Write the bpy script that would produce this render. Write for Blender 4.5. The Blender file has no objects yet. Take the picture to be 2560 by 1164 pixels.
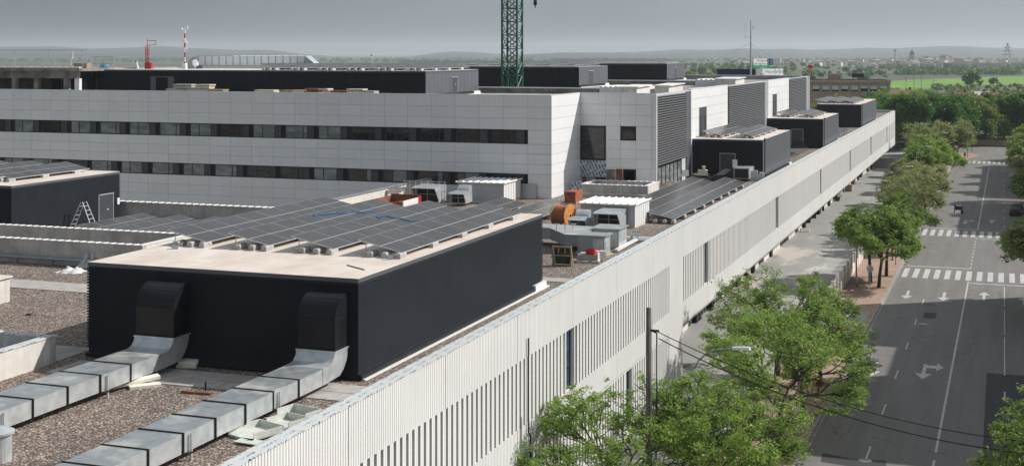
import bpy, math, random
import numpy as np
from mathutils import Vector
R = math.radians
HAZE = 1.15e-4
random.seed(7); np.random.seed(7)
S = bpy.context.scene
COL = S.collection
# ------------------------------------------------------------------ camera
# world: +X across the street, +Y along the building, Z up, street level z = 0
FPX = 3400.0; TH = math.atan(1225 / FPX); CT, ST = math.cos(TH), math.sin(TH); CAMZ = 22.0; HZ = 133.0
cam = bpy.data.cameras.new('camera'); cam_o = bpy.data.objects.new('camera', cam); COL.objects.link(cam_o)
cam.sensor_width = 36; cam.lens = FPX / 2560 * 36; cam.shift_y = -(582 - HZ) / 2560
cam.clip_start = 0.5; cam.clip_end = 30000
cam_o.location = (0, 0, CAMZ); cam_o.rotation_euler = (R(90), 0, TH)
S.camera = cam_o
# ------------------------------------------------------------------ sun and sky
SUN = Vector((6.8, 4.7, 6.4)).normalized()
el = math.asin(SUN.z); az = math.atan2(SUN.x, SUN.y)
sl = bpy.data.lights.new('sun', 'SUN'); sl.energy = 4.5; sl.angle = R(0.5); sl.color = (1.0, 0.965, 0.92)
so = bpy.data.objects.new('sun', sl); COL.objects.link(so); so.location = (60, 60, 90)
so.rotation_euler = (-SUN).to_track_quat('-Z', 'Y').to_euler()
w = bpy.data.worlds.new('World'); S.world = w; w.use_nodes = True
nt = w.node_tree; nt.nodes.clear()
def nn(t, typ, **k):
    n = t.nodes.new(typ)
    for a, b in k.items(): setattr(n, a, b)
    return n
sky = nn(nt, 'ShaderNodeTexSky', sky_type='NISHITA'); sky.sun_disc = False; sky.sun_elevation = el; sky.sun_rotation = az
sky.dust_density = 4; sky.air_density = 1.3
bg1 = nn(nt, 'ShaderNodeBackground'); bg1.inputs[1].default_value = 0.06; nt.links.new(sky.outputs[0], bg1.inputs[0])
tc = nn(nt, 'ShaderNodeTexCoord'); mp = nn(nt, 'ShaderNodeMapping'); mp.inputs['Scale'].default_value = (1.3, 1.3, 6)
nt.links.new(tc.outputs['Generated'], mp.inputs[0])
no = nn(nt, 'ShaderNodeTexNoise'); no.inputs['Scale'].default_value = 1.6; no.inputs['Detail'].default_value = 5; no.inputs['Roughness'].default_value = .5
nt.links.new(mp.outputs[0], no.inputs[0])
dp = nn(nt, 'ShaderNodeVectorMath', operation='DOT_PRODUCT'); dp.inputs[1].default_value = (SUN.x * .9, SUN.y * .9, .15)
nt.links.new(tc.outputs['Generated'], dp.inputs[0])
m1 = nn(nt, 'ShaderNodeMath', operation='MULTIPLY_ADD'); m1.inputs[1].default_value = .40; nt.links.new(dp.outputs['Value'], m1.inputs[0])
dl = nn(nt, 'ShaderNodeVectorMath', operation='DOT_PRODUCT'); dl.inputs[1].default_value = (-.72, .69, 0); nt.links.new(tc.outputs['Generated'], dl.inputs[0])
d2 = nn(nt, 'ShaderNodeMath', operation='MAXIMUM'); nt.links.new(dl.outputs['Value'], d2.inputs[0]); d2.inputs[1].default_value = 0
d3 = nn(nt, 'ShaderNodeMath', operation='POWER'); nt.links.new(d2.outputs[0], d3.inputs[0]); d3.inputs[1].default_value = 3.0
m2 = nn(nt, 'ShaderNodeMath', operation='MULTIPLY_ADD'); m2.inputs[1].default_value = .6; m2.inputs[2].default_value = -.01
nt.links.new(no.outputs[0], m2.inputs[0]); nt.links.new(m2.outputs[0], m1.inputs[2])
cr = nn(nt, 'ShaderNodeValToRGB'); e = cr.color_ramp.elements
e[0].position = .0; e[0].color = (.205, .23, .26, 1); e[1].position = .85; e[1].color = (.68, .76, .84, 1)
m4 = nn(nt, 'ShaderNodeMath', operation='MULTIPLY_ADD'); nt.links.new(d3.outputs[0], m4.inputs[0]); m4.inputs[1].default_value = -.26; nt.links.new(m1.outputs[0], m4.inputs[2])
nt.links.new(m4.outputs[0], cr.inputs[0])
bg2 = nn(nt, 'ShaderNodeBackground'); nt.links.new(cr.outputs[0], bg2.inputs[0]); bg2.inputs[1].default_value = 1.0
mx = nn(nt, 'ShaderNodeMixShader'); mx.inputs[0].default_value = .8
nt.links.new(bg1.outputs[0], mx.inputs[1]); nt.links.new(bg2.outputs[0], mx.inputs[2])
wo = nn(nt, 'ShaderNodeOutputWorld'); nt.links.new(mx.outputs[0], wo.inputs[0])
S.view_settings.view_transform = 'Standard'; S.view_settings.look = 'None'
S.view_settings.exposure = 0.0; S.view_settings.gamma = 1
S.cycles.max_bounces = 6; S.cycles.diffuse_bounces = 3; S.cycles.glossy_bounces = 3; S.cycles.volume_bounces = 1
S.cycles.use_denoising = True

# ------------------------------------------------------------------ survey helpers (photo measurements -> world points)
def W(u, v, z=0.0):
    d = FPX * (CAMZ - z) / (v - HZ); return D(u, d, z)
def D(u, d, z=0.0):
    r = (u - 1280) / FPX * d; return Vector((r * CT - d * ST, r * ST + d * CT, z))
def XY(u, Y):                       # X of the ray through column u where it meets plane Y
    k = (u - 1280) / FPX; return (k * Y * CT - Y * ST) / (CT + k * ST)
def YX(u, X):                       # Y of the ray through column u where it meets plane X
    k = (u - 1280) / FPX; return X * (CT + k * ST) / (k * CT - ST)
def ZV(v, X, Y):
    return CAMZ - (v - HZ) * (Y * CT - X * ST) / FPX

# ------------------------------------------------------------------ mesh builder
class MB:
    def __init__(s): s.v = []; s.f = []; s.m = []; s.mi = 0; s.sm = False
    def add(s, vs, fs):
        b = len(s.v); s.v += [tuple(p) for p in vs]
        for f in fs: s.f.append(tuple(i + b for i in f)); s.m.append(s.mi)
        return s
    def box(s, x0, x1, y0, y1, z0, z1):
        return s.hexa([(x0, y0, z0), (x1, y0, z0), (x1, y1, z0), (x0, y1, z0), (x0, y0, z1), (x1, y0, z1), (x1, y1, z1), (x0, y1, z1)])
    def hexa(s, p):
        return s.add(p, [(0, 3, 2, 1), (4, 5, 6, 7), (0, 1, 5, 4), (1, 2, 6, 5), (2, 3, 7, 6), (3, 0, 4, 7)])
    def obox(s, c, dx, dy, dz, rz=0, tx=0, ty=0):        # box standing on c, turned by rz, tilted by tx, ty
        ca, sa = math.cos(rz), math.sin(rz); out = []
        for z in (0, dz):
            for (a, b) in ((-.5, -.5), (.5, -.5), (.5, .5), (-.5, .5)):
                x, y, zz = a * dx, b * dy, z
                y, zz = y * math.cos(tx) - zz * math.sin(tx), y * math.sin(tx) + zz * math.cos(tx)
                x, zz = x * math.cos(ty) + zz * math.sin(ty), -x * math.sin(ty) + zz * math.cos(ty)
                out.append((c[0] + x * ca - y * sa, c[1] + x * sa + y * ca, c[2] + zz))
        return s.hexa(out)
    def cyl(s, a, b, r, n=8, r2=None, caps=True):
        a = Vector(a); b = Vector(b); r2 = r if r2 is None else r2
        d = (b - a).normalized(); t = Vector((0, 0, 1)) if abs(d.z) < .9 else Vector((1, 0, 0))
        p = d.cross(t).normalized(); q = d.cross(p)
        vs = []
        for c, rr in ((a, r), (b, r2)):
            for i in range(n):
                an = 2 * math.pi * i / n; vs.append(c + (p * math.cos(an) + q * math.sin(an)) * rr)
        fs = [(i, i + n, (i + 1) % n + n, (i + 1) % n) for i in range(n)]
        if caps: fs += [tuple(range(n)), tuple(range(2 * n - 1, n - 1, -1))]
        return s.add(vs, fs)
    def tube(s, pts, r, n=6):
        for i in range(len(pts) - 1):
            s.cyl(pts[i], pts[i + 1], r if not isinstance(r, (list, tuple)) else r[i], n, None if not isinstance(r, (list, tuple)) else r[i + 1])
        return s
    def ext(s, prof, vec):                                # closed profile (3D points) swept along vec
        n = len(prof); vec = Vector(vec); vs = [Vector(p) for p in prof] + [Vector(p) + vec for p in prof]
        fs = [(i, (i + 1) % n, (i + 1) % n + n, i + n) for i in range(n)] + [tuple(range(n - 1, -1, -1)), tuple(range(n, 2 * n))]
        return s.add(vs, fs)
    def quad(s, a, b, c, d): return s.add([a, b, c, d], [(0, 1, 2, 3)])
    def ball(s, c, r, n=10, m=7, sc=(1, 1, 1)):
        vs = [];
        for j in range(1, m):
            t = math.pi * j / m
            for i in range(n):
                a = 2 * math.pi * i / n; vs.append((c[0] + r * sc[0] * math.sin(t) * math.cos(a), c[1] + r * sc[1] * math.sin(t) * math.sin(a), c[2] + r * sc[2] * math.cos(t)))
        vs += [(c[0], c[1], c[2] + r * sc[2]), (c[0], c[1], c[2] - r * sc[2])]; k = len(vs)
        fs = [(j * n + i, (j + 1) * n + i, (j + 1) * n + (i + 1) % n, j * n + (i + 1) % n) for j in range(m - 2) for i in range(n)]
        fs += [(k - 2, i, (i + 1) % n) for i in range(n)] + [(k - 1, (m - 2) * n + (i + 1) % n, (m - 2) * n + i) for i in range(n)]
        return s.add(vs, fs)
ORG = {}
def mesh_obj(name, mb, mats, org=(0, 0, 0), smooth=False):
    me = bpy.data.meshes.new(name)
    me.from_pydata([(x - org[0], y - org[1], z - org[2]) for x, y, z in mb.v], [], mb.f)
    mats = mats if isinstance(mats, (list, tuple)) else [mats]
    for m in mats: me.materials.append(m)
    if len(mats) > 1: me.polygons.foreach_set('material_index', mb.m)
    if smooth: me.polygons.foreach_set('use_smooth', [True] * len(mb.f))
    me.update()
    o = bpy.data.objects.new(name, me); COL.objects.link(o); return o
def tag(o, label, cat, group=None):
    o['label'] = label; o['category'] = cat
    if group: o['group'] = group
    return o
def thing(name, label, cat, loc, group=None):
    o = bpy.data.objects.new(name, None); COL.objects.link(o); o.empty_display_size = .3
    o.location = loc; ORG[o.name] = tuple(loc); return tag(o, label, cat, group)
def part(name, mb, mats, parent, smooth=False):
    org = ORG[parent.name]; o = mesh_obj(name, mb, mats, org, smooth); o.parent = parent; ORG[o.name] = org; return o
def solo(name, mb, mats, label, cat, loc=None, group=None, smooth=False):
    if loc is None:
        xs = [p[0] for p in mb.v]; ys = [p[1] for p in mb.v]; zs = [p[2] for p in mb.v]
        loc = ((min(xs) + max(xs)) / 2, (min(ys) + max(ys)) / 2, min(zs))
    o = mesh_obj(name, mb, mats, loc, smooth); o.location = loc; ORG[o.name] = tuple(loc); return tag(o, label, cat, group)
def struct(name, mb, mats, smooth=False):
    o = mesh_obj(name, mb, mats, smooth=smooth); o['kind'] = 'structure'; return o
def dup(root, loc, rz=None, label=None, scale=None, mat=None):
    r = root.copy(); COL.objects.link(r); r.location = loc
    if rz is not None: r.rotation_euler = (0, 0, rz)
    if scale is not None: r.scale = scale if not isinstance(scale, (int, float)) else (scale,) * 3
    if label: r['label'] = label
    ORG[r.name] = tuple(loc)
    def rec(a, b):
        for ch in a.children:
            c = ch.copy(); COL.objects.link(c); c.parent = b; rec(ch, c)
    rec(root, r)
    return r
ORD = ['first', 'second', 'third', 'fourth', 'fifth', 'sixth', 'seventh', 'eighth', 'ninth', 'tenth', 'eleventh', 'twelfth', 'thirteenth', 'fourteenth', 'fifteenth', 'sixteenth', 'seventeenth', 'eighteenth', 'nineteenth', 'twentieth']

# ------------------------------------------------------------------ materials
M = {}
def mat(name, col, rough=.7, metal=0., var=.12, scale=3., col2=None, bump=0., bscale=20., island=0., spec=.4, stretch=(1, 1, 1), dist=.02, streak=0.):
    m = bpy.data.materials.new(name); m.use_nodes = True; t = m.node_tree; b = t.nodes['Principled BSDF']
    b.inputs['Roughness'].default_value = rough; b.inputs['Metallic'].default_value = metal
    b.inputs['Specular IOR Level'].default_value = spec
    g = nn(t, 'ShaderNodeNewGeometry'); mpn = nn(t, 'ShaderNodeMapping'); mpn.inputs['Scale'].default_value = stretch
    t.links.new(g.outputs['Position'], mpn.inputs[0])
    n = nn(t, 'ShaderNodeTexNoise'); n.inputs['Scale'].default_value = scale; n.inputs['Detail'].default_value = 6; n.inputs['Roughness'].default_value = .6
    t.links.new(mpn.outputs[0], n.inputs[0])
    r = nn(t, 'ShaderNodeValToRGB'); c2 = col2 or tuple(max(0, c * (1 - var * 2)) for c in col)
    c1 = col if col2 else tuple(min(1, c * (1 + var)) for c in col)
    r.color_ramp.elements[0].position = .34; r.color_ramp.elements[0].color = (*c2, 1)
    r.color_ramp.elements[1].position = .64; r.color_ramp.elements[1].color = (*c1, 1)
    t.links.new(n.outputs[0], r.inputs[0]); out = r.outputs[0]
    if streak:
        ms = nn(t, 'ShaderNodeMapping'); ms.inputs['Scale'].default_value = (3.1, 3.1, .12); t.links.new(g.outputs['Position'], ms.inputs[0])
        n3 = nn(t, 'ShaderNodeTexNoise'); n3.inputs['Scale'].default_value = 1.4; n3.inputs['Detail'].default_value = 4; t.links.new(ms.outputs[0], n3.inputs[0])
        k = nn(t, 'ShaderNodeMapRange'); k.inputs[1].default_value = .3; k.inputs[2].default_value = .7; k.inputs[3].default_value = 1 - streak; k.inputs[4].default_value = 1 + streak * .4
        t.links.new(n3.outputs[0], k.inputs[0]); x = nn(t, 'ShaderNodeVectorMath', operation='SCALE'); t.links.new(out, x.inputs[0]); t.links.new(k.outputs[0], x.inputs['Scale']); out = x.outputs[0]
    if island:
        k = nn(t, 'ShaderNodeMapRange'); k.inputs[3].default_value = 1 - island; k.inputs[4].default_value = 1 + island
        t.links.new(g.outputs['Random Per Island'], k.inputs[0]); x = nn(t, 'ShaderNodeVectorMath', operation='SCALE')
        t.links.new(out, x.inputs[0]); t.links.new(k.outputs[0], x.inputs['Scale']); out = x.outputs[0]
    t.links.new(out, b.inputs['Base Color'])
    if bump:
        n2 = nn(t, 'ShaderNodeTexNoise'); n2.inputs['Scale'].default_value = bscale; n2.inputs['Detail'].default_value = 4; t.links.new(mpn.outputs[0], n2.inputs[0])
        bp = nn(t, 'ShaderNodeBump'); bp.inputs['Strength'].default_value = bump; bp.inputs['Distance'].default_value = dist
        t.links.new(n2.outputs[0], bp.inputs['Height']); t.links.new(bp.outputs[0], b.inputs['Normal'])
    M[name] = m; return m
def ramp_of(m, i=0): return [n for n in m.node_tree.nodes if n.type == 'VALTORGB'][i]

mat('facade', (.75, .742, .728), .75, var=.02, scale=.3, streak=.03)
mat('facade_low', (.62, .60, .57), .8, var=.07, scale=.4, streak=.1)
mat('slot_shade', (.40, .40, .395), .7, var=.05)
mat('galv_bright', (.86, .88, .89), .4, metal=.25, var=.05, island=.06)
mat('village_roof', (.27, .19, .15), .9, var=.1)
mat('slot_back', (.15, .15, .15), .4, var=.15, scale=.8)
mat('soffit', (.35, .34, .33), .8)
mat('white_panel', (.84, .843, .848), .35, var=.015, scale=.3, island=.03, streak=.03)
mat('white_backing', (.58, .58, .59), .8)
mat('white_metal', (.80, .80, .79), .4, var=.03)
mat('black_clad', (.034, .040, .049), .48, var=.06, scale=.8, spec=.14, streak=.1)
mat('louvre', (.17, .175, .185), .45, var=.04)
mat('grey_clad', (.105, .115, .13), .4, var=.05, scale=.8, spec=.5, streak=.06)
mat('black_duct', (.012, .013, .017), .35, var=.2, scale=1.2, spec=.3)
mat('dark_trim', (.016, .017, .019), .5, var=.2, spec=.2)
mat('door_grey', (.06, .065, .075), .45, var=.1)
mat('membrane', (.64, .54, .45), .7, col2=(.78, .705, .64), scale=.8, stretch=(1, .55, 1), bump=.15, bscale=5)
mat('galv', (.62, .65, .66), .36, metal=.5, var=.10, scale=2.2, island=.10, bump=.12, bscale=2.5, dist=.03)
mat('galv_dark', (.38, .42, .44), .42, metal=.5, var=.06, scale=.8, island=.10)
mat('steel', (.44, .46, .48), .45, metal=.35, var=.05)
mat('rust', (.30, .12, .06), .8, var=.35, scale=5)
mat('concrete', (.46, .44, .41), .85, var=.14, scale=1.6, bump=.15, bscale=12)
mat('concrete_wall', (.52, .50, .47), .85, var=.12, scale=1.2, streak=.15)
mat('cream_wall', (.74, .70, .64), .8, var=.06, scale=1.2, streak=.15)
mat('ballast', (.45, .43, .42), .9, var=.15, scale=4)
mat('pv_frame', (.62, .63, .64), .4, metal=.5, var=.05)
mat('wood', (.42, .31, .20), .8, var=.25, scale=6, stretch=(1, 6, 1))
mat('pale_wood', (.66, .58, .46), .8, var=.15, scale=6)
mat('orange_wood', (.72, .29, .08), .65, var=.12, scale=3, stretch=(1, 1, 6))
mat('cable', (.46, .15, .06), .55, var=.15, scale=8, stretch=(30, 1, 1), bump=.3, bscale=10)
mat('brick_pack', (.40, .12, .07), .85, var=.25, scale=5)
mat('red_plastic', (.62, .03, .02), .4, var=.1)
mat('red_paint', (.42, .02, .03), .5, var=.1)
mat('white_plastic', (.80, .80, .80), .5, var=.05)
mat('foam', (.82, .78, .66), .8, var=.06)
mat('pale_green', (.60, .625, .565), .6, var=.06)
mat('dark_glass_pack', (.05, .055, .04), .25, var=.3, scale=2)
mat('tarp', (.58, .58, .60), .7, var=.2, scale=4)
mat('black_plastic', (.02, .02, .022), .5)
mat('blue_strap', (.05, .20, .42), .5)
mat('crane_green', (.015, .10, .065), .45, var=.1)
mat('roof_grey', (.33, .325, .32), .85, var=.12, scale=.6)
mat('roof_white', (.80, .79, .77), .6, var=.04)
mat('raw_concrete', (.30, .27, .24), .9, var=.25, scale=.8, streak=.25)
mat('brown_brick', (.48, .34, .24), .9, var=.12, scale=1.2)
mat('brown_band', (.56, .44, .33), .9, var=.1, scale=1.2)
mat('terracotta', (.28, .12, .07), .9, var=.2, scale=1.5)
mat('house_white', (.75, .73, .70), .8, var=.05)
mat('house_grey', (.36, .35, .34), .8, var=.1)
mat('bark', (.055, .042, .035), .9, var=.3, scale=6, stretch=(1, 1, .3), bump=.4, bscale=8)
mat('pole_wood', (.12, .11, .105), .85, var=.25, scale=5, stretch=(1, 1, .2))
mat('lamp_metal', (.34, .35, .36), .4, metal=.4, var=.08)
mat('rubber', (.02, .02, .02), .8)
mat('marking', (.62, .62, .60), .7, col2=(.40, .40, .39), scale=2.3)
mat('kerb', (.34, .32, .285), .85, var=.12, scale=2)
mat('car_white', (.70, .70, .70), .25, var=.03)
mat('car_dark', (.03, .032, .036), .25, var=.1)
mat('car_glass', (.02, .022, .025), .08, var=.1, spec=.6)
mat('cloth_dark', (.05, .04, .035), .9, var=.2)
mat('cloth_black', (.015, .015, .017), .9, var=.2)
mat('skin', (.45, .27, .19), .6)
mat('hair', (.03, .02, .015), .8)
mat('maroon', (.13, .02, .02), .5)
mat('sign_blue', (.012, .02, .075), .5, var=.1)
mat('sign_navy', (.01, .05, .12), .5, var=.05)
mat('sign_green', (.02, .42, .22), .5, var=.05)
mat('text_dark', (.03, .03, .04), .6)
mat('soil', (.25, .15, .09), .95, var=.3, scale=3)
mat('paver', (.44, .41, .38), .9, var=.10, scale=3, bump=.1)

def pmat(name, build):
    m = bpy.data.materials.new(name); m.use_nodes = True; t = m.node_tree; b = t.nodes['Principled BSDF']
    g = nn(t, 'ShaderNodeNewGeometry'); build(t, b, g); M[name] = m; return m
def mixc(t, f, a, c):
    n = nn(t, 'ShaderNodeMix', data_type='RGBA'); L = t.links
    if isinstance(f, (int, float)): n.inputs[0].default_value = f
    else: L.new(f, n.inputs[0])
    for i, x in ((6, a), (7, c)):
        if isinstance(x, tuple): n.inputs[i].default_value = (*x, 1) if len(x) == 3 else x
        else: L.new(x, n.inputs[i])
    return n.outputs[2]
def noise(t, vec, scale, detail=5, rough=.6):
    n = nn(t, 'ShaderNodeTexNoise'); n.inputs['Scale'].default_value = scale; n.inputs['Detail'].default_value = detail; n.inputs['Roughness'].default_value = rough
    t.links.new(vec, n.inputs[0]); return n.outputs[0]
def mr(t, val, a, b, c=0., d=1.):
    n = nn(t, 'ShaderNodeMapRange'); t.links.new(val, n.inputs[0])
    for i, x in enumerate((a, b, c, d)): n.inputs[i + 1].default_value = x
    return n.outputs[0]
def mth(t, op, a, b=None, c=None):
    n = nn(t, 'ShaderNodeMath', operation=op)
    for i, x in enumerate((a, b, c)):
        if x is None: continue
        if isinstance(x, (int, float)): n.inputs[i].default_value = x
        else: t.links.new(x, n.inputs[i])
    return n.outputs[0]
def gravel(t, b, g):
    v = nn(t, 'ShaderNodeTexVoronoi'); v.inputs['Scale'].default_value = 12; t.links.new(g.outputs['Position'], v.inputs['Vector'])
    v2 = nn(t, 'ShaderNodeTexVoronoi'); v2.inputs['Scale'].default_value = 5.5; t.links.new(g.outputs['Position'], v2.inputs['Vector'])
    s = nn(t, 'ShaderNodeSeparateColor'); t.links.new(v.outputs['Color'], s.inputs[0])
    r = nn(t, 'ShaderNodeValToRGB'); t.links.new(s.outputs[0], r.inputs[0]); e = r.color_ramp.elements
    e[0].color = (.20, .145, .12, 1); e[1].color = (.70, .57, .47, 1); e[0].position = .0
    for p, c in ((.3, (.24, .18, .145, 1)), (.6, (.36, .275, .22, 1)), (.82, (.40, .36, .33, 1))):
        x = e.new(p); x.color = c
    gap = mr(t, v.outputs['Distance'], .35, .65, 1, .4)
    big = mth(t, 'MULTIPLY', mr(t, noise(t, g.outputs['Position'], .22), .3, .7, .80, 1.12), mr(t, noise(t, g.outputs['Position'], 1.1, 3), .3, .7, .86, 1.1))
    f = mth(t, 'MULTIPLY', gap, big)
    sc = nn(t, 'ShaderNodeVectorMath', operation='SCALE'); t.links.new(r.outputs[0], sc.inputs[0]); t.links.new(f, sc.inputs['Scale'])
    t.links.new(sc.outputs[0], b.inputs['Base Color']); b.inputs['Roughness'].default_value = .9
    bp = nn(t, 'ShaderNodeBump'); bp.inputs['Strength'].default_value = .9; bp.inputs['Distance'].default_value = .05; bp.invert = True
    t.links.new(v.outputs['Distance'], bp.inputs['Height']); t.links.new(bp.outputs[0], b.inputs['Normal'])
pmat('gravel', gravel)
def asphalt(base, dark):
    def f(t, b, g):
        p = g.outputs['Position']
        mpn = nn(t, 'ShaderNodeMapping'); mpn.inputs['Scale'].default_value = (.9, .05, 1); t.links.new(p, mpn.inputs[0])
        a = mr(t, noise(t, mpn.outputs[0], 1.2, 3), .35, .65)
        c = mixc(t, a, base, dark)
        s = mr(t, noise(t, p, .35, 4), .45, .75); c = mixc(t, mth(t, 'MULTIPLY', s, .35), c, tuple(x * .72 for x in base))
        fine = mr(t, noise(t, p, 40, 2), .3, .7, .8, 1.2)
        v = nn(t, 'ShaderNodeTexVoronoi', feature='DISTANCE_TO_EDGE'); v.inputs['Scale'].default_value = .16
        wv = nn(t, 'ShaderNodeVectorMath', operation='MULTIPLY_ADD'); nz = nn(t, 'ShaderNodeTexNoise'); nz.inputs['Scale'].default_value = 1.1; nz.inputs['Detail'].default_value = 6
        t.links.new(p, nz.inputs[0]); t.links.new(nz.outputs[1], wv.inputs[0]); wv.inputs[1].default_value = (1.6, 1.6, 0); t.links.new(p, wv.inputs[2]); t.links.new(wv.outputs[0], v.inputs['Vector'])
        ck = mr(t, v.outputs['Distance'], .002, .006, .45, 1.0)
        msk = mr(t, noise(t, p, .06, 2), .5, .58, 1.0, 0.0)
        ck2 = mth(t, 'MAXIMUM', ck, msk)
        fin = mth(t, 'MULTIPLY', fine, ck2)
        sc = nn(t, 'ShaderNodeVectorMath', operation='SCALE'); t.links.new(c, sc.inputs[0]); t.links.new(fin, sc.inputs['Scale'])
        t.links.new(sc.outputs[0], b.inputs['Base Color']); b.inputs['Roughness'].default_value = .85
    return f
pmat('asphalt', asphalt((.205, .192, .18), (.165, .156, .148)))
pmat('new_asphalt', asphalt((.05, .05, .052), (.042, .042, .045)))
def plaza(t, b, g):
    p = g.outputs['Position']
    mpn = nn(t, 'ShaderNodeMapping'); mpn.inputs['Scale'].default_value = (.5, .16, 1); t.links.new(p, mpn.inputs[0])
    a = mr(t, noise(t, mpn.outputs[0], .6, 5), .50, .60)
    sep = nn(t, 'ShaderNodeSeparateXYZ'); t.links.new(p, sep.inputs[0])
    y = mr(t, sep.outputs[1], 118, 126); y2 = mr(t, sep.outputs[1], 156, 172, 1, 0); k = mth(t, 'MULTIPLY', mth(t, 'MULTIPLY', y, y2), a)
    c = mixc(t, mr(t, noise(t, p, .4, 5), .3, .7), (.29, .295, .28), (.36, .35, .33))
    c = mixc(t, k, c, (.55, .51, .46))
    t.links.new(c, b.inputs['Base Color']); b.inputs['Roughness'].default_value = .85
pmat('plaza', plaza)
def pavers(t, b, g):
    br = nn(t, 'ShaderNodeTexBrick'); t.links.new(g.outputs['Position'], br.inputs[0])
    br.inputs['Color1'].default_value = (.36, .20, .145, 1); br.inputs['Color2'].default_value = (.40, .255, .19, 1); br.inputs['Mortar'].default_value = (.25, .18, .14, 1)
    br.inputs['Scale'].default_value = 2.2; br.inputs['Mortar Size'].default_value = .03
    c = mixc(t, mr(t, noise(t, g.outputs['Position'], .5), .35, .7, 0, .6), br.outputs[0], (.42, .34, .27))
    t.links.new(c, b.inputs['Base Color']); b.inputs['Roughness'].default_value = .9
pmat('pavers', pavers)
def coping(t, b, g):                                   # roofing felt with printed rows of marks
    p = g.outputs['Position']; sep = nn(t, 'ShaderNodeSeparateXYZ'); t.links.new(p, sep.inputs[0])
    cx = mth(t, 'PINGPONG', mth(t, 'ADD', sep.outputs[0], 100), .14)
    rows = mr(t, cx, .085, .095)
    n = noise(t, p, 13, 1); mk = mr(t, n, .50, .56)
    word = mr(t, mth(t, 'PINGPONG', sep.outputs[1], .62), .22, .25)
    f = mth(t, 'MULTIPLY', mth(t, 'MULTIPLY', rows, mk), word)
    c = mixc(t, mr(t, noise(t, p, 2.), .3, .7), (.70, .725, .725), (.60, .63, .635))
    c = mixc(t, mth(t, 'MULTIPLY', f, .85), c, (.06, .07, .08))
    t.links.new(c, b.inputs['Base Color']); b.inputs['Roughness'].default_value = .45
pmat('coping', coping)
def printed(t, b, g):                                  # insulation board with slanted rows of blue lettering
    p = g.outputs['Position']; mpn = nn(t, 'ShaderNodeMapping'); mpn.inputs['Rotation'].default_value = (0, R(-62), 0); t.links.new(p, mpn.inputs[0])
    sep = nn(t, 'ShaderNodeSeparateXYZ'); t.links.new(mpn.outputs[0], sep.inputs[0])
    rows = mr(t, mth(t, 'PINGPONG', mth(t, 'ADD', sep.outputs[2], 100), .13), .05, .06)
    mk = mr(t, noise(t, mpn.outputs[0], 7, 1), .46, .5)
    c = mixc(t, mth(t, 'MULTIPLY', rows, mk), (.60, .62, .66), (.05, .07, .16))
    t.links.new(c, b.inputs['Base Color']); b.inputs['Roughness'].default_value = .5
pmat('printed', printed)
def pv(t, b, g):
    p = g.outputs['Position']
    k = mr(t, g.outputs['Random Per Island'], 0, 1, .85, 1.2)
    c = mixc(t, mr(t, noise(t, p, .5), .3, .7), (.058, .055, .056), (.080, .076, .073))
    t.links.new(c, b.inputs['Base Color']); b.inputs['Roughness'].default_value = .16
    b.inputs['Specular IOR Level'].default_value = .75
    t.links.new(mr(t, noise(t, p, 1.3), .3, .7, .24, .38), b.inputs['Roughness'])
pmat('pv_glass', pv)
def glass(c1, c2):
    def f(t, b, g):
        p = g.outputs['Position']
        mpn = nn(t, 'ShaderNodeMapping'); mpn.inputs['Scale'].default_value = (.5, .5, 1.6); t.links.new(p, mpn.inputs[0])
        a = mr(t, noise(t, mpn.outputs[0], 1.4, 3), .42, .62)
        a2 = mth(t, 'MULTIPLY', a, g.outputs['Random Per Island'])
        t.links.new(mixc(t, a2, c1, c2), b.inputs['Base Color']); b.inputs['Roughness'].default_value = .06; b.inputs['Specular IOR Level'].default_value = .55
    return f
pmat('glass_dark', glass((.012, .013, .014), (.05, .055, .05)))
pmat('glass_pale', glass((.16, .18, .18), (.38, .42, .40)))
pmat('glass_blue', glass((.01, .03, .07), (.03, .10, .20)))
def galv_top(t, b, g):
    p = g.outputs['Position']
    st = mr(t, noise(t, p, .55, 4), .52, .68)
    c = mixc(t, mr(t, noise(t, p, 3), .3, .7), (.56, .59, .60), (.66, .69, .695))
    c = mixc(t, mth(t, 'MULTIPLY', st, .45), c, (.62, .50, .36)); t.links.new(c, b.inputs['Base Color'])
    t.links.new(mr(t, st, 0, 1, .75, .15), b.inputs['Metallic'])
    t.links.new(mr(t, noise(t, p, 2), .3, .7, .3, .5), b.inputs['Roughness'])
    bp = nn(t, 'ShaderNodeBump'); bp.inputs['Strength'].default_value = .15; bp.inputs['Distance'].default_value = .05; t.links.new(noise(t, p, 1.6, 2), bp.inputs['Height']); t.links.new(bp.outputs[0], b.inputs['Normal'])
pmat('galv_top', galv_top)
def leaves(c1, c2, c3):
    def f(t, b, g):
        rp = g.outputs['Random Per Island']
        oi = nn(t, 'ShaderNodeObjectInfo')
        c = mixc(t, rp, c1, c2)
        n = mr(t, noise(t, g.outputs['Position'], .9, 2), .38, .62)
        c = mixc(t, mth(t, 'MULTIPLY', n, .7), c, c3)
        k = mr(t, oi.outputs['Random'], 0, 1, .8, 1.2)
        sc = nn(t, 'ShaderNodeVectorMath', operation='SCALE'); t.links.new(c, sc.inputs[0]); t.links.new(k, sc.inputs['Scale'])
        t.links.new(sc.outputs[0], b.inputs['Base Color']); b.inputs['Roughness'].default_value = .55; b.inputs['Specular IOR Level'].default_value = .3
        tr = nn(t, 'ShaderNodeBsdfTranslucent'); t.links.new(sc.outputs[0], tr.inputs[0])
        mxs = nn(t, 'ShaderNodeMixShader'); mxs.inputs[0].default_value = .42
        t.links.new(b.outputs[0], mxs.inputs[1]); t.links.new(tr.outputs[0], mxs.inputs[2])
        t.links.new(mxs.outputs[0], [n_ for n_ in t.nodes if n_.type == 'OUTPUT_MATERIAL'][0].inputs[0])
    return f
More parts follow.
